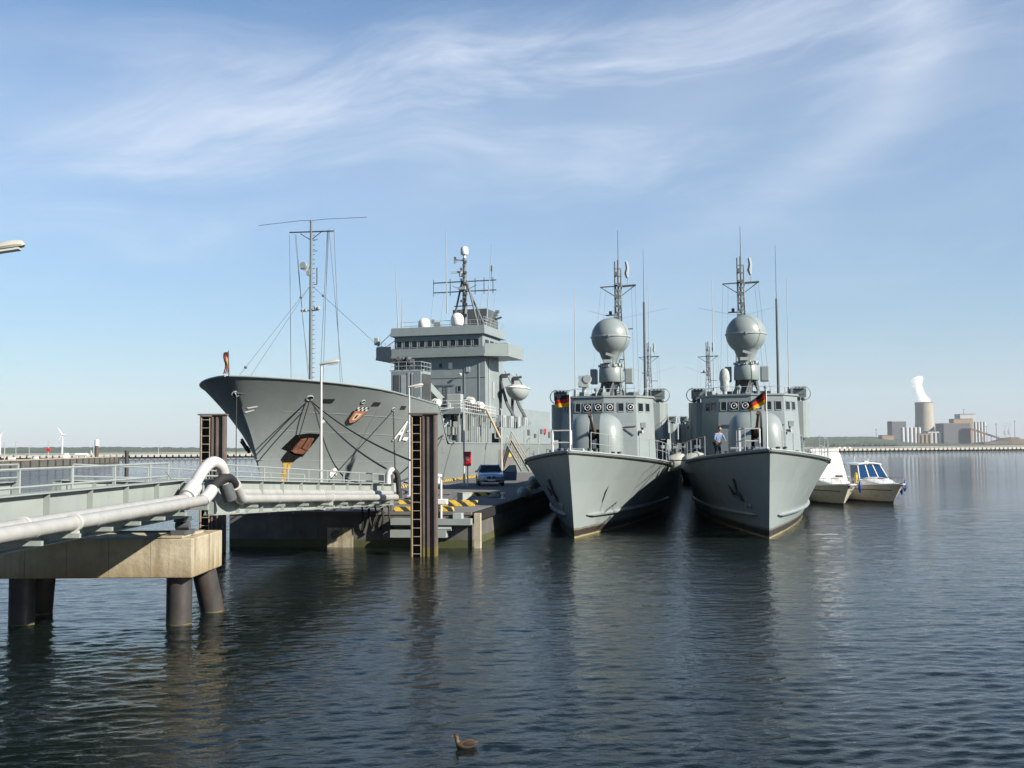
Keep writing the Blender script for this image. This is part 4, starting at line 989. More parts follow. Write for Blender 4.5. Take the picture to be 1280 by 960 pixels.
    for x, w in ((-1.12, .42), (1.12, .5)):
        mb = MB(); mb.box((x, ry+.3, 8.55), (w, .8, .95)); P_('equipment_locker', mb, m_greys if x > 0 else m_grey, bevel=.05)
    # optical director, covered or bare
    mb = MB(); mb.tube([(-1.42, 17.9, 7.0), (-1.42, 17.9, 7.7)], .14, 10)
    P_('director_stand', mb, m_light)
    mb = MB()
    if v == 1: mb.box((-1.42, 17.85, 8.05), (.62, .6, .7)); mb.tube([(-1.2, 17.5, 8.2), (-1.2, 17.9, 8.2)], .25, 14); mb.tube([(-1.62, 17.5, 7.9), (-1.62, 17.9, 7.9)], .16, 12)
    else:
        mb.lathe([(.16, 7.3), (.29, 7.5), (.25, 7.8), (.32, 8.1), (.27, 8.5), (.15, 8.7), (0, 8.74)], (-1.42, 17.9, 0), 12, sc=(1, .8))
    P_('director', mb, m_light if v == 1 else m_tarp, bevel=.06 if v == 1 else 0)
    # roof rails and clutter
    mb = MB(); railing(mb, [(-2.6, 18.4, 7.05), (-1.8, 16.0, 7.05), (1.8, 16.0, 7.05), (2.6, 17.8, 7.05), (2.6, 26.5, 7.05)], .45, (1,), 1.1, .015); P_('roof_railing', mb, m_light)
    mb = MB(); rg = random.Random(3+v)
    for k in range(16):
        x = rg.uniform(-2.3, 2.3); y = rg.uniform(17, 26); mb.box((x, y, 7.1+.12), (rg.uniform(.15, .5), rg.uniform(.15, .5), rg.uniform(.15, .45)), rz=rg.random())
    for f_ in range(0, len(mb.v), 8):
        q = MB(); q.v = mb.v[f_:f_+8]; q.f = [(0, 1, 3, 2), (4, 6, 7, 5), (0, 4, 5, 1), (2, 3, 7, 6), (0, 2, 6, 4), (1, 5, 7, 3)]; q.m = [0]*6; q.sm = [False]*6; P_('roof_fitting', q, m_grey, bevel=.02)
    mb = MB(); mb.tube([(-.6, 16.9, 7.1), (-.6, 16.9, 7.45)], .06, 6); mb.ball((-.6, 16.9, 7.5), .13, 0, 8); mb.tube([(.9, 16.6, 7.1), (.9, 16.6, 7.4)], .05, 6); mb.ball((.9, 16.6, 7.48), .1, 0, 8)
    P_('roof_lamp', mb, m_grey)
    # lattice mast
    my = 27.6; mb = MB(); legs = [(-.42, -.4), (.42, -.4), (0, .5)]; zt = 15.3
    for x, y in legs: mb.tube([(x*1.5, my+y*1.5, 4.7), (x*.42, my+y*.42, zt)], [.06, .03], 6)
    for k in range(14):
        za, zb_ = 4.9+k*.75, 4.9+(k+1)*.75; fa, fb = [1.5-1.08*(z-4.7)/(zt-4.7) for z in (za, zb_)]
        for i in range(3):
            a, b2 = legs[i], legs[(i+1) % 3]; mb.tube([(a[0]*fa, my+a[1]*fa, za), (b2[0]*fb, my+b2[1]*fb, zb_)], .015, 4); mb.tube([(a[0]*fb, my+a[1]*fb, zb_), (b2[0]*fb, my+b2[1]*fb, zb_)], .022, 4)
    mb.tube([(-.2, my, zt-1.9), (-.2, my, 17.1)], .075, 6); mb.tube([(.02, my, zt-3), (.02, my, 17.2)], .07, 8); mb.tube([(.22, my, zt-3.3), (.22, my, zt+1.2)], .06, 6)
    for k in range(9): mb.tube([(-.25, my-.05, 12.4+k*.52), (.25, my-.05, 12.4+k*.52)], .028, 4)
    for k in range(5): mb.box((-.12+.2*(k % 2), my-.2, 13.0+k*.8), (.22, .2, .26))
    P_('lattice_mast', mb, m_mast)
    mb = MB(); mb.tube([(-1.25, my, zt), (1.25, my, zt+.1)], .045, 6); mb.bar((.3, my, zt), (1.25, my, zt+.06), .35, .06); mb.tube([(-1.25, my, zt), (-.1, my, zt-.75)], .03, 5); mb.tube([(1.25, my, zt+.1), (.1, my, zt-.75)], .03, 5)
    mb.tube([(-.9, my, 13.3), (0, my, 13.3)], .045, 5); mb.box((-.55, my, 13.45), (.2, .2, .25)); mb.tube([(.2, my, 12.3), (1.0, my, 12.3)], .04, 5); P_('yard', mb, m_dgrey)
    mb = MB(); mb.tube([(.68, my, zt), (.68, my, zt+.7)], .03, 5); mb.tube([(.68, my, zt+.6), (.60, my, zt+.9), (.68, my, zt+1.3), (.60, my, zt+1.75)], [.1, .15, .13, .1], 8); P_('direction_finder', mb, m_light)
    mb = MB(); mb.tube([(.03, my, 16.6), (.03, my, 19.3)], [.03, .016], 5); P_('whip_antenna', mb, m_dgrey)
    mb = MB()
    for x, zz in ((-1.2, zt), (1.2, zt), (-.85, zt), (.95, zt)): mb.tube([(x, my, zz), (x*1.35, my-4, 7.1)], .008, 4)
    mb.tube([(-3.0, my+8, zt-.6), (0, my, 13.0)], .008, 4); mb.tube([(3.2, my+8, zt-.6), (0, my, 13.0)], .008, 4); P_('rigging', mb, m_dgrey)
    # whips
    for x, y, h_, r_ in ((-2.05, 18.6, 13.9, .035), (2.5, 19.6, 14.4, .035)) if v == 1 else ((-2.05, 18.6, 14.3, .035), (2.45, 19.2, 14.4, .03)):
        mb = MB(); mb.tube([(x, y, 7.0), (x, y, 7.6)], .09, 8); mb.tube([(x, y, 7.6), (x, y, h_)], [r_, r_*.45], 6); P_('whip_antenna', mb, m_galv)
    x = 2.28 if v == 1 else 1.75; mb = MB(); mb.tube([(x, 18.2, 6.9), (x, 18.2, 12.9)], [.085, .06], 8); mb.tube([(x, 18.2, 12.9), (x, 18.2, 16.2)], [.02, .01], 4); P_('pole_mast', mb, m_dgrey)
    # foredeck: rails, cleats, hatch, bollards, jackstaff
    for sd_ in (-1, 1):
        mb = MB(); railing(mb, fac.edge(4.6, 14.5, 10, .02, sd_, -.12), .98, (1, .52), 1.65, .014); mb.build('guard_rail', m_light, T)
        mb = MB(); railing(mb, fac.edge(18, FL-1, 16, .02, sd_, -.1), .98, (1, .66, .33), 1.9, .016); mb.build('guard_rail', m_light, T)
    mb = MB(); e = [Vector((-1.25, 1.9, fzd(1))), Vector((-.95, -.1, fzd(0))), Vector((.35, -.4, fzd(0)))]
    railing(mb, e[:2], 1.05, (1, .5), 1.0, .03); P_('bow_pulpit', mb, m_light); mb = MB(); railing(mb, [(-.25, 1.3, fzd(1)), (-1.15, 1.5, fzd(1))], 1.1, (1, .5), .9, .03, post=.035); P_('bow_pulpit', mb, m_white); mb = MB(); railing(mb, [(.7, .9, fzd(1)), (1.4, 3.2, fzd(3)), (1.9, 4.6, fzd(4.6))], 1.0, (1, .5), 2.2, .012, post=.022); P_('bow_pulpit', mb, m_light)
    mb = MB()
    for x, y in ((-.7, 1.6), (.7, 1.6), (-1.5, 5), (1.5, 5)):
        for dx in (-.15, .15): mb.lathe([(.09, 0), (.09, .26), (.13, .3), (0, .33)], (x+dx, y, fzd(y)), 10)
        mb.box((x, y, fzd(y)+.03), (.6, .25, .05))
    P_('bollard', mb, m_dgrey)
    mb = MB(); mb.b(-.45, .45, 3.2, 4.2, fzd(4), fzd(4)+.35); mb.tube([(-.9, 5.9, fzd(6)), (-.9, 5.9, fzd(6)+.5)], .16, 10); mb.tube([(.2, 2.4, fzd(2)+.25), (-1.5, 3.0, fzd(3)+.3)], .09, 8); mb.b(.8, 1.3, 3.6, 4.2, fzd(4), fzd(4)+.28); P_('deck_gear', mb, m_light, bevel=.03)
    mb = MB(); mb.tube([(-.05, -.8, fzd(-1)), (-.05, -.8, 6.45)], [.035, .022], 8); js = P_('jackstaff', mb, m_white)
    mb = MB()
    if v == 1: flag_mesh(mb, (-.07, -.8, 6.35), .74, .52, (-1, .35, 0), .12)
    else: flag_mesh(mb, (-.07, -.8, 6.42), .80, .58, (-1, .2, 0), .75)
    mb.build('flag', [m_fblk, m_fred, m_gold], js)
    # amidships: launch containers and gun, simplified but present
    for sd_ in (-1, 1):
        mb = MB()
        for k in range(2):
            mb.box((sd_*(1.9), 44+k*5.5, 3.9), (.95, 4.6, .95), rz=sd_*R(14), rx=R(12)); mb.bar((sd_*1.9, 43+k*5.5, 2.5), (sd_*1.9, 43+k*5.5, 3.5), .3, .3); mb.bar((sd_*1.9, 45+k*5.5, 2.5), (sd_*1.9, 45+k*5.5, 4.0), .3, .3)
        P_('missile_launcher', mb, m_greys, bevel=.06)
    for sd_ in (-1, 1):
        mb = MB()
        for k in range(3):
            y = 23+k*1.5; mb.tube([(sd_*3.35, y-.55, 3.5), (sd_*3.35, y-.5, 3.5), (sd_*3.35, y+.5, 3.5), (sd_*3.35, y+.55, 3.5)], [.15, .3, .3, .15], 12)
        mb.bar((sd_*3.35, 22.3, 3.1), (sd_*3.35, 26.7, 3.1), .5, .08); mb.bar((sd_*3.35, 22.5, 2.6), (sd_*3.35, 22.5, 3.1), .08, .08); mb.bar((sd_*3.35, 26.5, 2.6), (sd_*3.35, 26.5, 3.1), .08, .08)
        P_('life_raft_canister', mb, m_raft)
    for sd_ in (-1, 1):
        mb = MB()
        for k in range(5): mb.box((sd_*3.15, 21.2+.0*k, 3.2+.55*k), (.35, .4, .35)); mb.tube([(sd_*3.3, 20.8+.3*k, 3.0), (sd_*3.4, 20.8+.3*k, 4.6)], .05, 6)
        mb.tube([(sd_*3.5, 20.6, 4.5), (sd_*3.5, 20.6, 4.9)], .16, 10)
        P_('side_equipment', mb, m_grey)
    return T
HF = -R(10)
B1 = fac_boat((2.72, 48.3, 0), HF, 'grey missile boat beside the pontoon, flag streaming at its bow, left of its twin', 1)
B2 = fac_boat((11.12, 47.2, 0), HF, 'grey missile boat outermost on the right with flag drooping over its gun', 2)
fwd = Matrix.Rotation(HF, 3, 'Z') @ Vector((0, 1, 0))
for k, (dst, px_, lab) in enumerate(((62, 812, 'missile boat moored behind the left boat, only its mast and rigging showing'), (62.5, 886, 'missile boat moored behind the right boat, mast showing left of the radome'))):
    c = copy_tree(B2, None, ('jackstaff', 'whip_antenna', 'pole_mast'))
    mastpos = (108+27.6*.985)
    c.location = ((px_-640)/F_PX*mastpos-27.6*.1736, 108, 0)
    c['label'] = lab
    for ch in kids(c):
        if ch.name.startswith('radome') or ch.name.startswith('antenna_bar'): 
            for q in kids(ch): bpy.data.objects.remove(q)
            bpy.data.objects.remove(ch)

# ------------------------------------------------------------------ tender
TL = 100.0
def tzd(y):
    # top of bulwark
    if y < 17.6: yy = max(-5, y); return 9.35-.055*(yy+5)-.0002*(yy+5)**2
    if y < 20.9: k = (y-17.6)/3.3; k = k*k*(3-2*k); return 8.0*(1-k)+4.55*k
    return 4.55
ten = Hull(TL, tzd, lambda q: 7.7*(1-max(0, 1-q/13.5)**2.3)**.80 if q < 80 else 7.7-1.2*((q-80)/25)**2,
           lambda q: 7.5*(1-max(0, 1-q/34)**1.9), 5.2, 1.45, 9.35); ten.sx = 1.9
HT = -R(16)
TX, TY = -19.0, 82.2
def tender():
    T = thing('supply_ship', 'large grey naval supply ship with flared bow, tall mast and rusty anchor', 'ship', (TX, TY, 0), HT)
    P_ = lambda name, mb, m, par=None, **k: mb.build(name, m, par or T, **k)
    qs = [0, .1, .3, .6, 1, 1.5, 2, 2.7, 3.5, 4.5, 5.5, 7, 8.5, 10, 12, 14, 16, 18, 20, 21, 21.9, 22.6, 23.3, 24, 24.7, 25.4, 26.2, 27.3, 29, 32, 36, 42, 50, 60, 70, 80, 90, 100, 105.5]
    mb = MB(); ten.shell(mb, qs, 22); P_('hull', mb, m_hull)
    mb = MB(); ten.deck(mb, -4.2, 17.4, 30, -1.15, .02); ten.deck(mb, 17.41, 21, 6, -1.15, .02); P_('forecastle_deck', mb, m_deck)
    mb = MB(); ten.deck(mb, 22, TL, 30, -1.1 if True else 0, .02); P_('main_deck', mb, m_deck)
    mb = MB()
    for sd_ in (-1, 1): mb.tube(ten.edge(-5.15, TL, 220, .0, sd_, 0), .07, 6)
    P_('bulwark_rail', mb, m_greys)
    # hawse holes with lips
    for (y, z) in ((-4.0, 8.1), (-.1, 7.9), (4.5, 7.75), (9.0, 7.3)):
        for sd_ in (1, -1):
            p = ten.P(y, z, sd_, .03); n = ten.Nn(y, z, sd_); r_ = .22 if y < 3 else .15
            a = n.cross(Vector((0, 0, 1))).normalized(); b = n.cross(a)
            mb = MB(); mb.tube(arcpts(p, r_, 0, 2*PI, 16, a*1.25, b), .045, 6); o = P_('fairlead', mb, m_grey if y < -1 else m_light)
            q = MB(); q.add(arcpts(p, r_*.98, 0, 2*PI*15/16, 15, a*1.25, b), [tuple(range(16))]); q.build('opening', m_black, o)
    # mooring ports / scuppers
    mb = MB()
    for (y, z) in ((.9, 7.6), (5.7, 7.5), (10.1, 7.35), (17.2, 3.9)):
        ten.patch(mb, [(y, z), (y+.9, z), (y+.9, z+.28), (y, z+.28)], 1, .03)
    P_('freeing_port', mb, m_black, solid=.02)
    # anchor pocket
    A_ = [(5.0, 4.25), (6.5, 4.65), (8.6, 4.9), (8.0, 3.7), (6.9, 2.95), (5.9, 3.3), (5.1, 3.6)]
    A_ = [(.55, 4.15), (1.0, 5.15), (1.9, 5.3), (2.9, 5.25), (2.75, 4.3), (2.5, 3.5), (2.1, 3.6), (1.6, 3.9), (1.1, 3.95)]
    AY, AZ = .0, .0
    mb = MB(); ten.patch(mb, A_, 1, .03); P_('anchor_pocket', mb, mat('pocket_shade', (.006, .006, .006), .95, spec=.03), solid=.03)  # flat black patch paints the shade inside the pocket
    mb = MB()
    for pl in ([(1.35, 4.05), (1.55, 4.85), (1.95, 4.95), (1.9, 4.2)], [(2.0, 4.2), (2.05, 4.95), (2.5, 4.95), (2.6, 4.0)], [(1.3, 4.0), (1.9, 4.15), (2.6, 3.95), (2.3, 3.75), (1.7, 3.8)]):
        ten.patch(mb, pl, 1, .10)
    P_('anchor', mb, m_rustr, solid=.10)
    for sd_ in (-1,):
        mb = MB(); h = lambda y, z, o=.2: ten.P(y, z, sd_, o)
        mb.tube([h(1.95, 5.0), h(2.0, 4.2)], .12, 8); mb.tube([h(1.45, 4.25), h(2.0, 4.0), h(2.5, 4.15)], .15, 8)
        mb.tube([h(1.45, 4.25), h(1.4, 4.9, .4)], [.2, .05], 8); mb.tube([h(2.5, 4.15), h(2.6, 4.9, .4)], [.2, .05], 8)
        P_('anchor', mb, m_rustr)
    # rust run below the anchor (real stain with its own outline)
    mb = MB()
    prof = [(1.1, 2.6, 4.0), (.95, 2.5, 3.65), (.85, 2.1, 3.3), (1.1, 1.9, 3.05), (1.25, 1.85, 2.7), (1.35, 1.85, 2.2), (1.45, 1.95, 1.6), (1.5, 1.95, 1.0), (1.55, 1.95, .5)]
    for i in range(len(prof)-1):
        (a0, a1, az_), (b0, b1, bz_) = prof[i], prof[i+1]
        ten.patch(mb, [(a0, az_), (a1, az_), (b1, bz_), (b0, bz_)], 1, .022, 1 if i < 3 else 0)
    def rustfn(g, t, sp, c):
        n = g.noise(g.xyz(g.m('MULTIPLY', sp.outputs[0], 4.0), g.m('MULTIPLY', sp.outputs[1], 4.0), g.m('MULTIPLY', sp.outputs[2], .7)), 1.2, 5, .6)
        return g.mix(g.rng(n, .4, .6), c, (.14, .10, .04, 1))
    m_stain = mat('rust_stain', (.55, .33, .06), .9, 0, .3, 2, spec=.1, fn=rustfn); m_smut = mat('dark_smut', (.012, .012, .010), .95, 0, .3, 2, spec=.03)
    P_('rust_stain', mb, [m_stain, m_smut], solid=.01)
    # hull marks: thruster symbol, white dot, draught disc
    def disc(y, z, r_, m, name, off=.03):
        mb = MB(); p = ten.P(y, z, 1, off); n = ten.Nn(y, z, 1); a = n.cross(Vector((0, 0, 1))).normalized(); b = n.cross(a)
        mb.add(arcpts(p, r_, 0, 2*PI*19/20, 19, a, b), [tuple(range(20))]); return P_(name, mb, m, solid=.01), p, a, b
    o, p, a, b = disc(6.15, 2.15, .42, m_white, 'thruster_mark')
    mb = MB(); nn = ten.Nn(6.15, 2.15, 1)*.02
    for k in range(4): u = math.pi/4+k*PI/2; mb.bar(p+nn+(a*math.cos(u)+b*math.sin(u))*.12, p+nn+(a*math.cos(u)+b*math.sin(u))*.4, .13, .03)
    mb.build('propeller_symbol', m_hull, o)
    disc(2.35, 6.2, .17, m_white, 'white_disc')
    mb = MB(); ten.patch(mb, [(-2.95, 7.15), (-2.85, 7.08), (-2.5, 7.2), (-2.6, 7.28)], 1, .03); ten.patch(mb, [(-2.85, 6.85), (-2.75, 6.78), (-2.5, 6.95), (-2.6, 7.02)], 1, .03)
    P_('draught_mark', mb, m_white, solid=.01)
    # crest
    mb = MB(); cy, cz, K = 4.85, 6.65, .72
    sh = [(-.65, .15), (-.55, -.45), (-.15, -.75), (.3, -.72), (.75, -.35), (1.0, .2)]
    ten.patch(mb, [(cy+K*(y-.08), cz+K*(z-.06)) for y, z in [(-.85, .6), (-.72, -.55), (-.2, -.95), (.45, -.85), (.95, -.4), (1.2, .6)]], 1, .03, 1)
    ten.patch(mb, [(cy+K*y, cz+K*z) for y, z in [(-.62, .55), (-.5, -.4), (-.1, -.72), (.4, -.62), (.8, -.25), (1.0, .55)]], 1, .045, 0)
    ten.patch(mb, [(cy+K*y, cz+K*z) for y, z in [(-.3, .3), (-.22, -.3), (.05, -.45), (.3, -.35), (.5, -.1), (.6, .3)]], 1, .06, 2)
    ten.patch(mb, [(cy+K*y, cz+K*z) for y, z in [(-.05, .15), (-.02, -.2), (.2, -.2), (.28, .15)]], 1, .07, 1)
    for i in range(6):
        for j in range(2): ten.patch(mb, [(cy+K*(-.62+i*.28), cz+K*(.58+j*.2)), (cy+K*(-.62+(i+1)*.28), cz+K*(.58+j*.2)), (cy+K*(-.62+(i+1)*.28), cz+K*(.78+j*.2)), (cy+K*(-.62+i*.28), cz+K*(.78+j*.2))], 1, .045, 3 if (i+j) % 2 else 1)
    P_('ship_crest', mb, [mat('crest_orange', (.52, .22, .12), .5), m_fblk, mat('crest_cream', (.75, .6, .45), .5), m_white], solid=.01)
    # pennant number
    Ag = [((0, 0), (.35, 1)), ((.35, 1), (.7, 0)), ((.14, .36), (.56, .36))]
    g5 = [((.62, 1), (.1, 1)), ((.1, 1), (.08, .56)), ((.08, .56), (.5, .58)), ((.5, .58), (.62, .3)), ((.62, .3), (.45, .02)), ((.45, .02), (.05, .05))]
    g1 = [((.3, 1), (.3, 0)), ((.3, 1), (.1, .8))]; g4 = [((.5, 0), (.5, 1)), ((.5, 1), (.02, .35)), ((.02, .35), (.7, .35))]
    mb = MB(); y = 11.6
    for gl, w in ((Ag, 1.0), (g5, .95), (g1, .75), (g4, .9)):
        stroke_glyph(ten, mb, gl, y-.07, 4.82, 1.4, .22, 1, .21, .03, 1); stroke_glyph(ten, mb, gl, y, 4.86, 1.4, .22, 1, .19, .045, 0); y += w*1.45
    P_('pennant_number', mb, [m_white, m_fblk], solid=.008)
    # weld lines
    mb = MB()
    for z in (6.9, 5.5, 3.3):
        mb.tube([ten.P(-1.0+i*.7, z-.02*i, 1, .0) for i in range(33)], .022, 4)
    P_('hull_seam', mb, m_greys)
    # bow jackstaff and limp flag
    mb = MB(); mb.tube([(0, -4.9, 9.2), (0, -5.0, 11.2)], [.05, .03], 6); js = P_('jackstaff', mb, m_dgrey)
    mb = MB(); n = 8
    for k in range(3):
        vs = []
        for i in range(n+1):
            u = i/n; z = 11.1-1.55*u; vs += [(-.02-.11*k-.04*math.sin(u*7), -5.0+.05*math.sin(u*9+k), z), (-.02-.11*(k+1)-.05*math.sin(u*6+1), -5.0+.06*math.sin(u*8+k+1), z-.06)]
        mb.add(vs, [(i*2, i*2+2, i*2+3, i*2+1) for i in range(n)], k, True)
    mb.build('flag', [m_gold, m_fred, m_fblk], js)
    # foremast
    my = 8.0; zt = 24.2; mb = MB(); mb.tube([(0, my, 7.8), (0, my, 15), (0, my, zt)], [.155, .14, .10], 10)
    k = 8.5
    while k < zt-1: mb.tube([(.17, my, k), (.36, my, k)], .03, 4); k += .42
    fm = P_('foremast', mb, m_mast)
    mb = MB(); mb.tube([(-2.0, my, 23.22), (0, my, 23.15), (2.1, my, 23.08)], .06, 6); mb.tube([(-1.0, my, 23.05), (0, my, 22.4)], .04, 5); mb.tube([(1.1, my, 23.2), (0, my, 22.4)], .04, 5); mb.build('yard', m_dgrey, fm)
    mb = MB(); mb.tube([(-4.9, my, 24.05), (-1, my, 24.22), (0, my, 24.15)], .022, 4); mb.tube([(0, my, 24.15), (1.2, my, 24.2), (5.1, my, 24.1)], .022, 4); mb.build('wire_antenna', m_dgrey, fm)
    mb = MB(); mb.box((-.45, my-.2, 19.9), (.55, .4, .45), ry=R(20)); mb.tube([(-.5, my-.5, 20.1), (-.5, my-.3, 20.1)], .3, 12); mb.box((-.2, my, 19.5), (.3, .3, .5)); mb.build('radar_sensor', m_light, fm)
    mb = MB(); mb.bar((-.75, my, 16.1), (.75, my, 16.1), .1, .08)
    for x in (-.75, -.45, .45, .7): mb.lathe([(.16, -.18), (.18, 0), (.05, .12)], (x, my, 16.35 if x > 0 else 16.2), 10)
    mb.explode('mast_lamp', m_light, fm)
    mb = MB(); mb.tube([(.55, my, 18.4), (.55, my, 19.9)], .05, 5); mb.tube([(.2, my, 18.4), (.55, my, 18.4)], .03, 4); mb.tube([(.2, my, 21.4), (.6, my, 21.4)], .03, 4); mb.tube([(.2, my, 22.4), (.6, my, 22.4)], .03, 4); mb.build('bracket', m_dgrey, fm)
    mb = MB()
    for a, b in (((0, my, 18.4), (-.3, -3.5, 9.2)), ((0, my, 18.4), (-1.6, .0, 9.0)), ((0, my, 18.4), (1.5, 28, 11.4)), ((-2.0, my, 23), (-2.3, my+1, 8.6)), ((-1.4, my, 23), (-1.2, my+1, 15)), ((-1.2, my+1, 15), (-.3, my+1, 8.2)),
                 ((-1.5, my, 23), (-.5, my+1, 8.2)), ((1.5, my, 23.2), (.3, my+1, 8.2)), ((1.55, my, 23.2), (.6, my+1, 8.2)), ((2.1, my, 23.3), (2.3, my+1, 8.2)), ((1.65, my, 23.3), (1.3, my, 16)), ((1.65, my, 23.2), (2.5, my+1, 9.0))):
        mb.tube([a, b], .022, 4)
    for u, a, b in ((.15, (0, my, 18.4), (-.3, -3.5, 9.2)), (.88, (0, my, 18.4), (-.3, -3.5, 9.2)), (.1, (0, my, 18.4), (1.5, 28, 11.4))):
        p = Vector(a).lerp(Vector(b), u); mb.ball(p, .12, 0, 6)
    mb.build('rigging', m_dgrey, fm)
    mb = MB(); mb.box((0, my, 8.2), (1.2, 1.0, .8)); mb.box((1.2, my, 8.2), (.5, .6, .5)); mb.tube([(-1, my+1, 8.1), (1, my+1, 8.1)], .35, 10); P_('windlass', mb, m_grey, bevel=.04)
    # crane on the forecastle break
    cy_ = 25.0; cx = 2.6
    mb = MB(); mb.lathe([(1.3, 4), (1.2, 6.9), (1.5, 7.4)], (cx, cy_, 0), 20); P_('crane_pedestal', mb, m_greys)
    mb = MB(); mb.b(cx-1.9, cx+1.2, cy_-1.2, cy_+1.6, 8.7, 11.6); mb.prism([(cx-1.4, cy_-1.0), (cx+.8, cy_-1.0), (cx+.8, cy_+1.2), (cx-1.4, cy_+1.2)], 7.4, 8.7, top=[(cx-1.9, cy_-1.2), (cx+1.2, cy_-1.2), (cx+1.2, cy_+1.6), (cx-1.9, cy_+1.6)]); cr = P_('crane_house', mb, m_grey, bevel=.04)
    mb = MB(); mb.bar((cx-2.1, cy_-.9, 11.65), (cx+1.4, cy_-.9, 11.65), .3, .1); mb.build('crane_sill', m_light, cr); mb = MB(); railing(mb, [(cx-1.9, cy_-1.2, 11.65), (cx+1.2, cy_-1.2, 11.65), (cx+1.2, cy_+1.6, 11.65)], .8, (1, .5), .8, .03)
    mb.build('crane_rail', m_light, cr)
    mb = MB(); rg = random.Random(5)
    for k in range(18): mb.box((cx+rg.uniform(-1.7, .3), cy_+rg.uniform(-1, 1), 11.9+rg.uniform(0, .9)), (rg.uniform(.1, .6), rg.uniform(.1, .5), rg.uniform(.1, .5)), rz=rg.random()*3)
    for k in range(6): mb.tube(arcpts((cx-1.2+rg.uniform(-.3, 1), cy_-.6, 12.1), .35, 0, 2*PI, 10), .05, 5)
    mb.explode('winch_gear', m_dgrey, cr)
    mb = MB(); mb.b(cx-.15, cx+.05, cy_-1.28, cy_-1.205, 8.7, 11.4); mb.b(cx+.25, cx+.35, cy_-1.28, cy_-1.205, 8.7, 11.4); mb.build('cabin_post', m_light, cr)
    for k in range(3):
        mb = MB(); mb.b(cx-1.6+.75*k, cx-1.05+.75*k, cy_-1.24, cy_-1.205, 9.1, 11.2); mb.build('access_panel', m_light if k == 1 else m_dgrey, cr, bevel=.01)
    mb = MB()
    for k in range(9): mb.tube([(cx+1.22, cy_-1.0+.28*k, 8.4+.1*(k % 3)), (cx+1.3, cy_-1.0+.28*k, 11.3)], .05, 5)
    mb.build('hydraulic_hose', m_dgrey, cr)
    mb = MB(); mb.bar((cx, cy_+1.5, 11), (cx+.8, cy_+20, 7.2), .8, .8); P_('crane_jib', mb, m_greys)
    mb = MB()
    for k in range(8): x = cx+1.0+k*.35; mb.tube([(x, 22.5+k*.2, 6), (x+.3, 23+k*.2, 9.0-.35*k)], .07, 5); mb.tube([(x, 22.5, 7+.1*k), (x+1.2, 23.5, 6.5+.2*k)], .05, 5)
    mb.box((cx+2.6, 23.5, 7.7), (.7, .7, .9)); mb.box((cx+1.5, 22.6, 8.6), (.8, .5, .35), ry=R(20)); P_('hydraulic_gear', mb, m_light)
    # midships open racks and deckhouse
    mb = MB(); mb.b(-6.2, 6.4, 38, 52.9, 3.5, 6.3); P_('main_deckhouse', mb, m_grey)
    mb = MB(); mb.b(-6.6, 6.8, 27, 52.9, 7.6, 7.75); mb.b(-6.6, 6.8, 26.9, 27.05, 7.45, 7.9); P_('boat_deck', mb, m_greys)
    rg = random.Random(11)
    mb = MB()
    for x in (6.5, 4.8, 2.6, .5, -2, -5):
        for y in (27.3, 31.5, 35.5, 39, 43, 47.5): mb.b(x-.1, x+.1, y-.1, y+.1, 3.4, 7.6)
    for k in range(16):
        y = 27.6+k*1.3; mb.tube([(6.9, y, 4.4), (6.9, y, 7.6)], .05, 5)
    mb.explode('stanchion', m_light, T)
    mb = MB()
    for k in range(46):
        x, y, z = rg.uniform(2.2, 6.3), rg.uniform(27.5, 48), rg.uniform(3.7, 6.6); mb.box((x, y, z), (rg.uniform(.2, .9), rg.uniform(.3, 1.1), rg.uniform(.3, 1.0)), rz=rg.random()*.3)
    for k in range(14): x, y = rg.uniform(3, 6.4), rg.uniform(27.5, 48); mb.tube([(x, y, 3.5), (x, y, 7.4)], rg.uniform(.05, .14), 6)
    mb.explode('machinery_box', m_light, T, .03)
    mb = MB(); railing(mb, [(-6.5, 27, 7.75), (6.7, 27, 7.75), (6.7, 52, 7.75)], 1.0, (1, .66, .33), 1.5, .025); P_('boat_deck_railing', mb, m_white)
    mb = MB()
    for k in range(9): mb.tube([(5.8, 40+1.3*k, 4), (5.8, 40+1.3*k, 7.6)], .05, 5)
    # pale cloths, boxes on boat deck
    for k in range(20): mb.box((rg.uniform(3, 6.2), rg.uniform(28, 50), 8.0+rg.random()*.3), (rg.uniform(.2, .8), rg.uniform(.2, .9), rg.uniform(.3, 1.1)))
    mb.box((4.7, 36, 8.7), (1.5, 1.8, 1.8)); mb.explode('deck_locker', m_light, T, .04)
    # tall superstructure
    Yf = 53.0
    mb = MB(); mb.b(-5.4, 5.4, Yf, 58.2, 4.0, 14.9); mb.b(-3.2, 3.2, 58.21, 76, 4.0, 14.0); ss = P_('superstructure', mb, m_grey, bevel=.05)
    mb = MB(); mb.b(5.41, 5.5, Yf+1.1, Yf+1.5, 5, 14.6); mb.b(5.41, 5.47, Yf+2.6, Yf+3.2, 10, 12); mb.build('conduit', m_light, ss)
    mb = MB(); mb.bar((-5.42, Yf-.02, 12.4), (5.42, Yf-.02, 12.4), .03, .04); mb.bar((-5.42, Yf-.02, 7.9), (5.42, Yf-.02, 7.9), .03, .04); mb.build('seam', m_dgrey, ss)
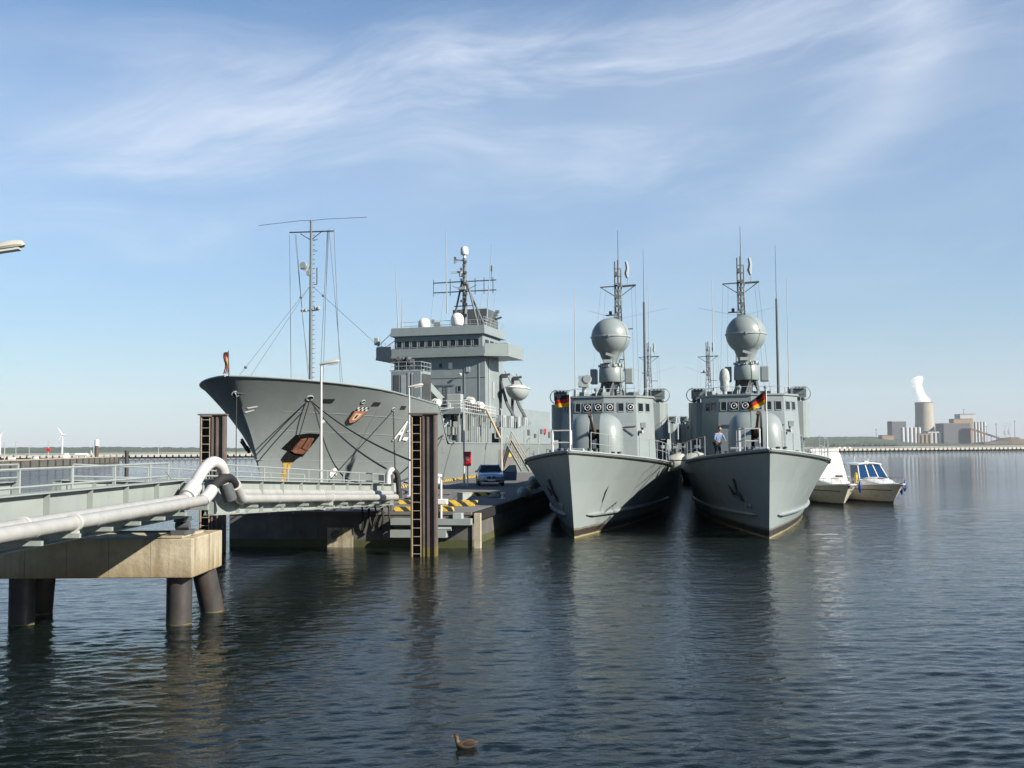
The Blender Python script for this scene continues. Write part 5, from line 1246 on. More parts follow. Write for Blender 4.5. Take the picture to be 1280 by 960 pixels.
    def port(x, z, w, h, m=m_glass):
        f = MB()
        for (a, b) in (((x-w/2, z-h/2), (x+w/2, z-h/2)), ((x+w/2, z-h/2), (x+w/2, z+h/2)), ((x+w/2, z+h/2), (x-w/2, z+h/2)), ((x-w/2, z+h/2), (x-w/2, z-h/2))):
            f.bar((a[0], Yf-.04, a[1]), (b[0], Yf-.04, b[1]), .08, .07)
        o = f.build('window', m_greys, T); q = MB(); q.b(x-w/2, x+w/2, Yf-.03, Yf-.005, z-h/2, z+h/2); q.build('pane', m, o)
    port(-1.9, 13.9, .45, .6); port(.2, 13.9, .45, .6); port(1.35, 13.9, .55, .75, m_white)
    port(-.8, 11.1, .45, .7); port(2.35, 11.1, .45, .7)
    mb = MB(); mb.b(-.1, 1.2, Yf-.06, Yf-.005, 7.9, 11.3); P_('door', mb, m_greys, bevel=.02)
    mb = MB()
    for x in (-.1, 1.2): mb.bar((x-.6, Yf-.12, 11.55), (x+.6, Yf-.12, 11.55), .1, .08)
    for k in range(12): mb.bar((.55, Yf-.15, 8+.3*k), (.95, Yf-.15, 8+.3*k), .05, .05)
    mb.bar((.55, Yf-.15, 7.9), (.55, Yf-.15, 11.5), .05, .05); mb.bar((.95, Yf-.15, 7.9), (.95, Yf-.15, 11.5), .05, .05); P_('ladder', mb, m_dgrey)
    for x, z in ((-4.3, 9.2), (3.9, 9.2), (-3.6, 13.2), (3.4, 13.4)):
        mb = MB(); mb.box((x, Yf-.1, z), (.5, .18, .7)); P_('junction_box', mb, m_light, bevel=.03)
    for x in (-4.9, -2.6, 3.0, 4.7):
        mb = MB(); mb.tube([(x, Yf-.06, 8.0), (x, Yf-.06, 14.6)], .045, 5); P_('cable_pipe', mb, m_greys)
    for x in (-3.5, 2.6):
        mb = MB(); mb.tube([(x, Yf-.1, 12.6), (x, Yf-.7, 12.8)], .04, 5); mb.lathe([(.14, -.12), (.2, .05), (.08, .14)], (x, Yf-.75, 12.8), 10); P_('flood_lamp', mb, m_white)
    # bridge level
    mb = MB(); mb.b(-5.5, 5.5, Yf-1.4, 61, 14.9, 15.15); mb.prism([(-7.9, 53.6), (-5.5, Yf-1.3), (5.5, Yf-1.3), (7.9, 53.6), (7.9, 60), (-7.9, 60)], 14.86, 15.1+.06, top=[(-7.9, 53.6), (-5.5, Yf-1.35), (5.5, Yf-1.35), (7.9, 53.6), (7.9, 60), (-7.9, 60)]); P_('bridge_deck', mb, m_greys)
    mb = MB(); mb.b(-5.45, 5.45, Yf-1.3, Yf-1.2, 15.17, 16.0)
    for x in (-7.85, 7.75): mb.b(x, x+.1, 53.6, 60, 15.17, 16.4)
    mb.bar((5.5, Yf-1.2, 15.75), (7.8, 53.6, 15.75), .1, 1.2); mb.bar((-5.5, Yf-1.2, 15.75), (-7.8, 53.6, 15.75), .1, 1.2)
    P_('bridge_parapet', mb, m_greys)
    mb = MB()
    for x in (-7.3, 7.3): mb.b(x-.5, x+.5, 53.65, 54.9, 15.2, 16.5)
    mb.box((-7.9, 54, 17.2), (.5, .6, .9)); P_('wing_console', mb, m_light, bevel=.05)
    mb = MB(); mb.b(-5.2, 5.2, Yf-.7, 59.5, 15.2, 17.6); P_('wheelhouse', mb, m_grey)
    for k in range(11):
        x0 = -4.95+k*.91; f = MB()
        for (a, b) in (((x0, 16.15), (x0+.66, 16.15)), ((x0+.66, 16.15), (x0+.66, 16.95)), ((x0+.66, 16.95), (x0, 16.95)), ((x0, 16.95), (x0, 16.15))):
            f.bar((a[0], Yf-.74, a[1]), (b[0], Yf-.74, b[1]), .09, .07)
        o = f.build('window', m_greys, T); q = MB(); q.b(x0, x0+.66, Yf-.73, Yf-.705, 16.15, 16.95); q.build('pane', m_glass, o)
    for k in range(3):
        y0 = Yf+.6+k*1.9; q = MB(); q.b(5.21, 5.24, y0, y0+1.3, 16.15, 16.95); o = q.build('window', m_glass, T)
    mb = MB(); v_ = [(-5.6, Yf-1.5), (5.6, Yf-1.5), (5.6, 60.5), (-5.6, 60.5)]; mb.prism(v_, 17.5, 18.55, top=[(-5.5, Yf-1.2), (5.5, Yf-1.2), (5.5, 60.5), (-5.5, 60.5)]); mb.b(-3.4, 2.4, 60.51, 70, 14.0, 17.4); P_('wheelhouse_roof', mb, m_grey, bevel=.04)
    mb = MB(); railing(mb, [(-7.8, 53.8, 16.2), (-7.8, 60, 16.2)], 1.0, (1, .5), 1.2, .03); railing(mb, [(5.4, Yf-1, 18.55), (5.4, 60.3, 18.55)], 1.0, (1, .66, .33), 1.2, .03)
    railing(mb, [(-5.4, Yf+2, 18.55), (5.4, Yf+2, 18.55)], 1.0, (1, .5), 1.2, .03)
    mb.tube([(-5.3, Yf, 18.4), (-7.8, 54, 16.6)], .04, 5); mb.tube([(-5.3, Yf+1, 17.5), (-7.8, 55, 16.2)], .04, 5); P_('bridge_railing', mb, m_light)
    # domes
    for x, y, z, s_ in ((-2.5, 55, 18.55, .95), (1.55, 54.8, 18.9, 1.0)):
        mb = MB(); mb.lathe([(.62*s_, 0), (.72*s_, .15*s_), (.74*s_, .75*s_)]+[(.74*s_*math.cos(R(a)), .75*s_+.78*s_*math.sin(R(a))) for a in range(10, 91, 10)][:-1]+[(0, 1.53*s_)], (x, y, z), 20); mb.tube([(x, y, 18.5), (x, y, z+.02)], .3, 8); P_('satellite_dome', mb, m_white)
    # whips on the bridge roof
    for x, y, z0, z1, dx, n_ in ((-5.1, 53.5, 18.5, 26.6, -.35, 0), (-4.8, 54, 18.5, 22.5, 0, 0), (-.1, 56, 20.6, 30.9, -.1, 0), (5.2, 54, 18.5, 28.4, .75, 0)):
        mb = MB(); mb.tube([(x, y, z0), (x+dx*.1, y, z0+.8)], .08, 6); mb.tube([(x+dx*.1, y, z0+.8), (x+dx, y, z1)], [.07, .03], 6); P_('whip_antenna', mb, m_light)
    # mainmast
    my = 60.0; mx = .7; mb = MB(); mb.tube([(mx, my, 18.5), (mx, my, 28.2)], [.35, .18], 10); mb.tube([(mx-2.3, my+1.5, 18.5), (mx-.3, my, 25.2)], .12, 6); mb.tube([(mx+2.3, my-1.5, 18.5), (mx+.3, my, 25.2)], .12, 6); mb.tube([(mx+2.3, my+2, 18.5), (mx, my, 25.2)], .12, 6)
    mb.tube([(mx-1.3, my, 22), (mx+1.3, my, 22)], .07, 5)
    for k in range(20): mb.box((mx+.3*math.sin(k*2.1), my-.3, 19+k*.45), (.3, .3, .28))
    mm = P_('mainmast', mb, m_mast)
    mb = MB()
    for z in (25.1, 23.85): mb.tube([(mx-3.9, my, z), (mx+3.9, my, z)], .075, 6)
    for x in (-3.9, -1.8, 1.3, 2.4, 3.5): mb.tube([(mx+x, my, 23.4), (mx+x, my, 25.5)], .05, 5)
    mb.bar((mx-1.5, my, 24.6), (mx, my, 23.9), .06, .06); mb.bar((mx+1.5, my, 24.6), (mx, my, 23.9), .06, .06); mb.build('yard', m_dgrey, mm)
    mb = MB(); mb.tube([(mx, my, 28.1), (mx, my, 28.6)], .2, 8); mb.lathe([(.38, 0), (.46, .15), (.46, .7), (.36, .98), (0, 1.08)], (mx, my, 28.5), 16); mb.build('mast_dome', m_white, mm)
    mb = MB(); mb.box((mx-.75, my-.2, 26.3), (1.7, .2, .25), rz=R(15)); mb.tube([(mx-.4, my-.2, 25.7), (mx-.4, my-.2, 26.3)], .2, 8); mb.bar((mx-1.1, my, 27.9), (mx, my, 27.8), .2, .2); mb.box((mx-1.2, my, 27.9), (.25, .25, .8)); mb.box((mx-.2, my-.4, 24.2), (.9, .3, .35)); mb.build('radar_scanner', m_light, mm)
    mb = MB(); mb.tube([(mx+3.3, my, 25.1), (mx+3.3, my, 26.4)], .04, 5); mb.box((mx+3.3, my, 26.6), (.2, .2, .7)); mb.build('wind_sensor', m_dgrey, mm)
    mb = MB()
    for x in (-3.9, -2.6, 2.2, 3.9): mb.tube([(mx+x, my, 23.8), (mx+x*.95, my-2, 18.5)], .02, 4)
    mb.build('halyard', m_dgrey, mm)
    mb = MB(); mb.prism([(-2.4, 64), (2.3, 64), (2.3, 69), (-2.4, 69)], 17.41, 22.2, top=[(-2.3, 64.3), (2.1, 64.3), (2.1, 68.7), (-2.3, 68.7)]); P_('funnel', mb, m_dgrey, bevel=.06)
    mb = MB(); mb.tube([(2.2, 64, 20.3), (4.4, 63, 20.8)], .12, 6)
    for k in range(5): mb.box((2.9+.2*k, 63.5, 20.2+.35*k), (.5, .4, .3))
    mb.box((-1.6, 57, 19.3), (.8, .6, .7)); mb.box((-2.0, 56.5, 19.7), (.3, .3, .5)); P_('signal_lamp', mb, m_grey)
    # side house aft flush with hull, sloping strut
    mb = MB(); hp = [(7.0, 58), (7.65, 58), (7.65, 96), (7.0, 96)]
    def sidewall(x):
        prof_ = [(50, 4.45), (50, 6.2), (58.5, 6.4), (61, 6.9), (70, 6.9), (80, 6.2), (96, 5.2), (96, 4.45)]
        vs = [(x, y, z) for y, z in prof_]+[(x-math.copysign(.35, x), y, z) for y, z in prof_]; k = len(prof_)
        mb.add(vs, [tuple(range(k)), tuple(range(2*k-1, k-1, -1))]+[(i, (i+1) % k, k+(i+1) % k, k+i) for i in range(k)])
    sidewall(7.68); sidewall(-7.68); P_('side_bulwark', mb, m_grey)
    for k, (y, z, h_) in enumerate(((62, 6.0, .7), (65, 5.6, .5), (68, 6.2, .6), (72, 5.8, .8), (76, 5.4, .5), (80, 5.6, .6))):
        mb = MB(); mb.b(7.69, 7.75, y, y+.9, z-h_/2, z+h_/2)
        for q_ in range(3): mb.b(7.755, 7.78, y+.05, y+.85, z-h_/2+.1+.16*q_, z-h_/2+.16+.16*q_)
        P_('side_vent', mb, m_dgrey)
    for y in (60.5, 67, 74, 82, 90):
        mb = MB(); mb.tube([(7.74, y, 4.3), (7.74, y, 6.2)], .06, 6); P_('side_pipe', mb, m_light)
    for y in (70, 84):
        mb = MB(); mb.tube([(7.8, y+.34*math.cos(a_), 6.2+.34*math.sin(a_)) for a_ in [2*PI*i/16 for i in range(17)]], .07, 6); P_('life_ring', mb, m_red)
    mb = MB(); mb.b(-6.9, 6.9, 64, 92, 4, 6.2); mb.b(-3.4, 3.4, 76.01, 90, 6.21, 9.5); P_('aft_house', mb, m_grey, bevel=.05)
    for q in range(2):
        mb = MB(); pts = smooth_path([(5.5, 58.6+q*5, 12.2), (5.9, 58.8+q*5, 10.4), (6.2, 59+q*5, 9.3), (6.8, 59.4+q*5, 7.9), (7.0, 59.5+q*5, 6.4)], 5)
        for a, b in zip(pts, pts[1:]): mb.bar(a, b, .35, .28)
        mb.bar((5.4, 58.6+q*5, 7.9), (5.5, 58.6+q*5, 12.9), .3, .3); mb.bar((5.4, 58.6+q*5, 12.9), (6.6, 58.6+q*5, 13.1), .25, .25); mb.box((5.9, 58.6+q*5, 12.9), (.7, .4, .5)); P_('davit', mb, m_dgrey)
    mb = MB()
    for k in range(10): mb.tube([(7.7, 52+1.2*k, 6.3), (7.7, 52+1.2*k, 7.6)], .05, 5)
    for k in range(4): mb.box((6.9, 54+3*k, 7.2), (.8, 1.2, 1.4))
    mb.explode('side_fitting', m_light, T)
    mb = MB(); ten.patch(mb, [(37, 1.6), (43, 1.6), (43, 3.9), (37, 3.9)], 1, .03); P_('side_door', mb, mat('door_brown_grey', (.17, .16, .15), .6), solid=.03)
    mb = MB(); ten.patch(mb, [(40.6, 3.1), (41.8, 3.1), (41.2, 3.7)], 1, .06); P_('door_warning_sign', mb, m_yel, solid=.01)
    for c in [fm]+kids(fm):
        for v in c.data.vertices: v.co.z = 8+(v.co.z-8)*.945
    # lengths and heights of everything aft of the forecastle, as foreshortened ship proportions
    def remap(o):
        nm = o.name.split('.')[0]
        if nm not in ('hull', 'forecastle_deck', 'main_deck', 'bulwark_rail', 'side_door', 'door_warning_sign') and o.type == 'MESH':
            for v in o.data.vertices: v.co = ymap(v.co)
        for c in kids(o): remap(c)
    for c in kids(T): remap(c)
    return T
def ymap(p):
    x, y, z = p
    if y > 51: z = 4+(z-4)*.935 if z > 4 else z
    y = y if y < 27 else 27+(y-27)*.48 if y < 53 else y-13.5
    return Vector((x, y, z))
TEN = tender()
TM = Matrix.Translation((TX, TY, 0)) @ Matrix.Rotation(HT, 4, 'Z')
def tw(x, y, z): return TM @ ymap((x, y, z))

# life raft canisters on the boat deck (rest on the ship)
for k, (x, y, z, lab) in enumerate(((2.2, 29.5, 8.65, 'large white ribbed life raft canister, leftmost on the supply ship boat deck'), (3.6, 29.9, 8.6, 'white life raft canister beside the leftmost ribbed one'),
                                    (5.9, 38, 8.9, 'white life raft canister above the boarding ladder head, left of two'), (6.2, 42.5, 8.5, 'white life raft canister nearest the superstructure corner'))):
    t = thing('life_raft', lab, 'life raft', tw(x, y, z), HT, 'white life raft canisters on the supply ship'); s_ = 1.0 if k == 0 else .8
    mb = MB(); pr = [(.0, -.85), (.42, -.8), (.55, -.6), (.58, -.05), (.62, -.04), (.62, .04), (.58, .05), (.55, .6), (.42, .8), (0, .85)]
    mb.lathe([(r_*s_*.95, z_*s_) for r_, z_ in pr], n=18, rot=Matrix.Rotation(PI/2, 3, 'Y') @ Matrix.Rotation(R(35), 3, 'X')); mb.build('canister', m_raft, t)
    mb = MB(); mb.b(-.6, .6, -.4, .4, -.85*s_, -.45*s_); mb.build('cradle', m_dgrey, t)
# lifeboat hung in davits
t = thing('lifeboat', 'pale grey lifeboat hanging in davits on the ship side below the bridge wing', 'lifeboat', tw(7.0, 60.5, 10.9), HT)
mb = MB()
def lb(u, w):
    y = -3.4+6.8*u; k = math.sin(PI*min(1, max(0, u)))**.55; a = -PI+PI*w
    return (1.15*k*math.cos(a), y, 1.35*k*math.sin(a)*(1 if k > .01 else 0)+.35*abs(2*u-1)**2*.8+.4)
mb.grid(lb, 16, 12); mb.build('hull', m_light, t)
mb = MB(); mb.grid(lambda u, w: (1.0*math.sin(PI*u)**.5*math.cos(PI*w), -2.6+5.2*u, .55+.45*math.sin(PI*w)*math.sin(PI*u)**.4), 12, 10); mb.build('canopy', m_tarp, t)
mb = MB(); mb.tube([(1.17*math.cos(a), 3.4*math.sin(a), .52) for a in [2*PI*i/30 for i in range(31)]], .07, 6); mb.build('gunwale', m_white, t)
mb = MB(); mb.tube([(0, -2.4, .8), (-.9, -2.4, 2.4)], .05, 5); mb.tube([(0, 2.4, .8), (-.9, 2.4, 2.4)], .05, 5); mb.build('fall_rope', m_dgrey, t)
# boarding ladder from the ship down to the pontoon
a, b = tw(7.9, 44.5, 5.2), tw(10.2, 40.0, 5.2); a, b = at(632, 546, 121.0), at(657, 583, 113)
b.z = PZ+.15
t = thing('boarding_ladder', 'sloping boarding ladder with rails from the supply ship down behind the car', 'boarding ladder', a)
d = b-a; sd_ = Vector((d.y, -d.x, 0)).normalized()
mb = MB(); mb.bar(sd_*.4, d+sd_*.4, .08, .3); mb.bar(-sd_*.4, d-sd_*.4, .08, .3); mb.build('stringer', m_light, t)
mb = MB(); n = 22
for i in range(n): q = d*((i+.5)/n); mb.box(q, (.25, .8, .04), rz=math.atan2(d.y, d.x))
mb.build('treads', m_dgrey, t)
mb = MB()
for s_ in (-1, 1):
    mb.tube([sd_*.42*s_+Vector((0, 0, 1)), d+sd_*.42*s_+Vector((0, 0, 1))], .05, 5); mb.tube([sd_*.42*s_+Vector((0, 0, .55)), d+sd_*.42*s_+Vector((0, 0, .55))], .03, 5)
    for i in range(9): q = d*(i/8)+sd_*.42*s_; mb.tube([q, q+Vector((0, 0, 1))], .03, 5)
mb.build('handrail', mat('tan_rail', (.5, .42, .3), .6), t)
# derrick boom leaning on boat deck
a, b = at(608, 512, 112), at(626, 549, 110)
mb = MB(); mb.tube([Vector((0, 0, 0)), b-a], .12, 8); mb.tube([b-a, b-a+Vector((.2, -.5, -3.2))], .05, 6)
tag(mb.build('derrick_boom', mat('tan_spar', (.5, .38, .22), .6), loc=a), 'tan spar leaning down over the ship side beside the life rafts', 'boom')

# ------------------------------------------------------------------ mooring ropes
def rope(a, b, sag, lab, r_=.04, m=None):
    a, b = Vector(a), Vector(b); n = 16
    pts = [a.lerp(b, i/n)+Vector((0, 0, -sag*4*(i/n)*(1-i/n))) for i in range(n+1)]
    mb = MB(); mb.tube([p-a for p in pts], r_, 6); tag(mb.build('mooring_rope', m or m_rope, loc=a), lab, 'rope', 'mooring ropes')
fair = tw(*ten.P(-.1, 7.85, 1, .15))
rope(fair, at(483, 586, 47), .5, 'taut dark rope from the upper bow fairlead to the gangway foot', .045)
rope(fair, at(517, 577, 56), .4, 'longest dark rope from the bow fairlead toward the ladder pile', .05)
rope(fair, tw(*ten.P(1.2, 5.1, 1, .2)), 0, 'short rope from the bow fairlead straight down to the anchor', .04)
rope(fair+Vector((.3, 0, -.3)), at(450, 602, 55), 1.6, 'slack dark rope sagging from the bow fairlead past the lamp post', .05)
rope(tw(*ten.P(9.0, 7.2, 1, .1)), pon(-9.6, 24, PZ+.4), .8, 'dark rope from the side fairlead to the black bollard', .05)
rope(tw(*ten.P(19.5, 5.3, 1, .1)), pon(-9.6, 24, PZ+.45), .9, 'rope from the forecastle break to the black bollard', .06)
rope(at(545, 590, 60), pon(-9.6, 26, PZ+.4), .3, 'low dark rope running behind the ladder pile to the bollard', .05)
Fm = Matrix.Translation((2.72, 48.3, 0)) @ Matrix.Rotation(HF, 4, 'Z'); Fm2 = Matrix.Translation((11.12, 47.2, 0)) @ Matrix.Rotation(HF, 4, 'Z')
rope(Fm @ Vector((-.4, -1.2, 3.7)), pon(-.6, 24.5, PZ+.4), .35, 'dark rope slanting from the left missile boat bow down its shaded side', .035)
rope(Fm @ Vector((-.1, -1.5, 3.75)), Fm @ Vector(fac.P(14, 3.0, 1, .1)), .02, 'dark rope along the lit deck edge of the left missile boat', .035)
rope(Fm2 @ Vector((-.3, -1.0, 3.8)), Fm @ Vector((3.9, 9, 3.3)), .1, 'rope between the bows of the two missile boats', .03)
# ropes hanging with tyre in front of the bow flare
mb = MB(); mb.tube([(0, 0, 0), (0, 0, -6.0)], .035, 5); p = tw(*ten.P(-4.0, 8.0, 1, .1)); 
tag(mb.build('mooring_rope', m_rope, loc=p), 'rope hanging straight down from the foremost fairlead of the big bow', 'rope', 'mooring ropes')

# ------------------------------------------------------------------ fenders
def fender(p, yaw, pitch, l, r_, m, lab, name='fender', grp='fenders between the boats'):
    rot = Matrix.Rotation(yaw, 3, 'Z') @ Matrix.Rotation(pitch, 3, 'X')
    mb = MB(); mb.lathe([(.0, -l/2-.12), (.06, -l/2-.1), (.08, -l/2), (r_*.75, -l/2+r_*.35), (r_, -l/2+r_*.9), (r_, l/2-r_*.9), (r_*.75, l/2-r_*.35), (.08, l/2), (.06, l/2+.1), (0, l/2+.12)], n=18, rot=rot)
    tag(mb.build(name, m, loc=p), lab, 'fender', grp)
fender(at(656, 616, 58.5), PH, R(86), 2.2, .30, m_light, 'pale blue grey fender against the pontoon left of the missile boat bow')
fender(at(668, 603, 66), PH, R(78), 1.9, .28, m_light, 'grey fender farther back between pontoon and missile boat')
fender(at(868, 578, 57.5), R(90), R(75), 1.5, .55, m_fend, 'big beige fender hanging off the left bow of the right missile boat')
fender(at(846, 578, 63), R(90), R(75), 1.4, .5, m_fend, 'beige fender between the two missile boats, farther back of the pair')
#fender(Fm2 @ Vector((-4.1, 12.5, 1.2)), 0, 0, 2.2, .42, m_black, 'black upright fender low between the two missile boats')

# ------------------------------------------------------------------ car
def car(loc, rz):
    T = thing('parked_car', 'metallic blue saloon car with its driver side front door open on the pontoon', 'car', loc, rz)
    # x lateral, y length (front at -y)
    prof = [(-2.22, .34), (-2.26, .55), (-2.2, .74), (-1.95, .84), (-1.1, .93), (-.95, .95), (1.35, 1.0), (1.95, .98), (2.2, .86), (2.24, .5), (2.18, .32)]
    n = len(prof); mb = MB(); vs = []
    for k, (x, sh) in enumerate(((-.87, .90), (-.90, .97), (-.80, 1.0), (0, 1.02), (.80, 1.0), (.90, .97), (.87, .90))):
        ww = 1-.06*0
        for (y, z) in prof:
            zz = .3+(z-.3)*sh if z > .6 else z; yy = y*(1 if abs(x) < .5 else .985 if abs(x) < .85 else .955)
            if abs(x) > .88: zz = min(zz, .72) if z > .6 else z
            vs.append((x, yy, zz))
    mb.add(vs, [(k*n+i, k*n+i+1, (k+1)*n+i+1, (k+1)*n+i) for k in range(6) for i in range(n-1)], 0, True)
    mb.add([vs[i] for i in range(n)], [tuple(range(n))]); mb.add([vs[6*n+i] for i in range(n)], [tuple(range(n))])
    mb.b(-.8, .8, -2.1, 2.1, .24, .34); mb.build('body', m_car, T)
    # cabin
    mb = MB()
    base = [(-.80, -.98, .90), (.80, -.98, .90), (.80, 1.65, .97), (-.80, 1.65, .97)]; top = [(-.58, -.25, 1.40), (.58, -.25, 1.40), (.56, .95, 1.39), (-.56, .95, 1.39)]
    mb.add(base+top, [(0, 1, 5, 4), (1, 2, 6, 5), (2, 3, 7, 6), (3, 0, 4, 7)]); mb.build('glazing', m_glass, T)
    mb = MB(); mb.add([(-.6, -.27, 1.395), (.6, -.27, 1.395), (.58, .97, 1.385), (-.58, .97, 1.385), (-.5, -.15, 1.44), (.5, -.15, 1.44), (.48, .85, 1.43), (-.48, .85, 1.43)], [(0, 1, 2, 3), (4, 5, 6, 7), (0, 1, 5, 4), (1, 2, 6, 5), (2, 3, 7, 6), (3, 0, 4, 7)], 0, True)
    for s_ in (-1, 1):
        mb.bar((s_*.80, -.98, .91), (s_*.59, -.25, 1.41), .06, .05); mb.bar((s_*.80, 1.65, .98), (s_*.57, .95, 1.40), .09, .06); mb.bar((s_*.80, .25, .93), (s_*.58, .3, 1.41), .07, .05)
    mb.build('roof', m_car, T)
    mb = MB(); mb.b(-.30, -.03, -2.29, -2.2, .50, .66); mb.b(.03, .30, -2.29, -2.2, .50, .66); gr = mb.build('grille', m_black, T, bevel=.02)
    mb = MB(); mb.b(-.55, .55, -2.285, -2.2, .30, .42); mb.build('air_intake', m_black, T)
    mb = MB(); mb.b(-.84, .84, -2.3, -2.18, .42, .47); mb.build('bumper_trim', m_chrome, T)
    for s_ in (-1, 1):
        mb = MB(); mb.box((s_*.60, -2.17, .64), (.38, .12, .14), rz=s_*R(14)); mb.build('headlight', m_head, T, bevel=.03)
        mb = MB(); mb.box((s_*.97, -.72, .98), (.2, .12, .13)); mb.build('wing_mirror', m_car, T, bevel=.03)
    mb = MB(); mb.b(-.26, .26, -2.32, -2.301, .36, .47); mb.build('licence_plate', m_plate, T)
    for x, y in ((-.80, -1.35), (.80, -1.35), (-.80, 1.35), (.80, 1.35)):
        mb = MB(); mb.tube([(x-.1, y, .32), (x-.09, y, .32), (x+.09, y, .32), (x+.1, y, .32)], [.28, .32, .32, .28], 20); w_ = mb.build('wheel', m_black, T)
        mb = MB(); s_ = 1 if x > 0 else -1; mb.tube([(x+s_*.08, y, .32), (x+s_*.11, y, .32)], [.21, .19], 14); mb.build('rim', m_galvb, w_)
    # open door, image right, hinged near the front
    dr = MB(); a = R(62); dx, dy = math.sin(a), math.cos(a); h = Vector((.88, -.85, 0))
    dv = Vector((dx, dy, 0)); nn = Vector((dy, -dx, 0))*.04
    def slab(mb, pts, m=0):
        k = len(pts); mb.add([p-nn for p in pts]+[p+nn for p in pts], [tuple(range(k)), tuple(range(2*k-1, k-1, -1))]+[(i, (i+1) % k, k+(i+1) % k, k+i) for i in range(k)], m)
    slab(dr, [h+Vector((0, 0, .32)), h+dv*1.05+Vector((0, 0, .32)), h+dv*1.1+Vector((0, 0, .92)), h+Vector((0, 0, .9))])
    d_ = dr.build('door', m_car, T)
    fr = MB(); P4 = [h+Vector((0, 0, .9)), h+dv*1.1+Vector((0, 0, .92)), h+dv*1.0+Vector((0, 0, 1.38)), h+dv*.5+Vector((0, 0, 1.36))]
    for i in range(4): fr.bar(P4[i], P4[(i+1) % 4], .04, .04)
    fr.build('window_frame', m_black, d_); gl = MB(); gl.add(P4, [(0, 1, 2, 3)]); gl.build('window_glass', mat('clear_glass', (.5, .55, .5), .05, 0, .02), d_, solid=.006)
    return T
cp = at(611.5, 590, 73.5); car((cp.x, cp.y+2.2, PZ), R(4))

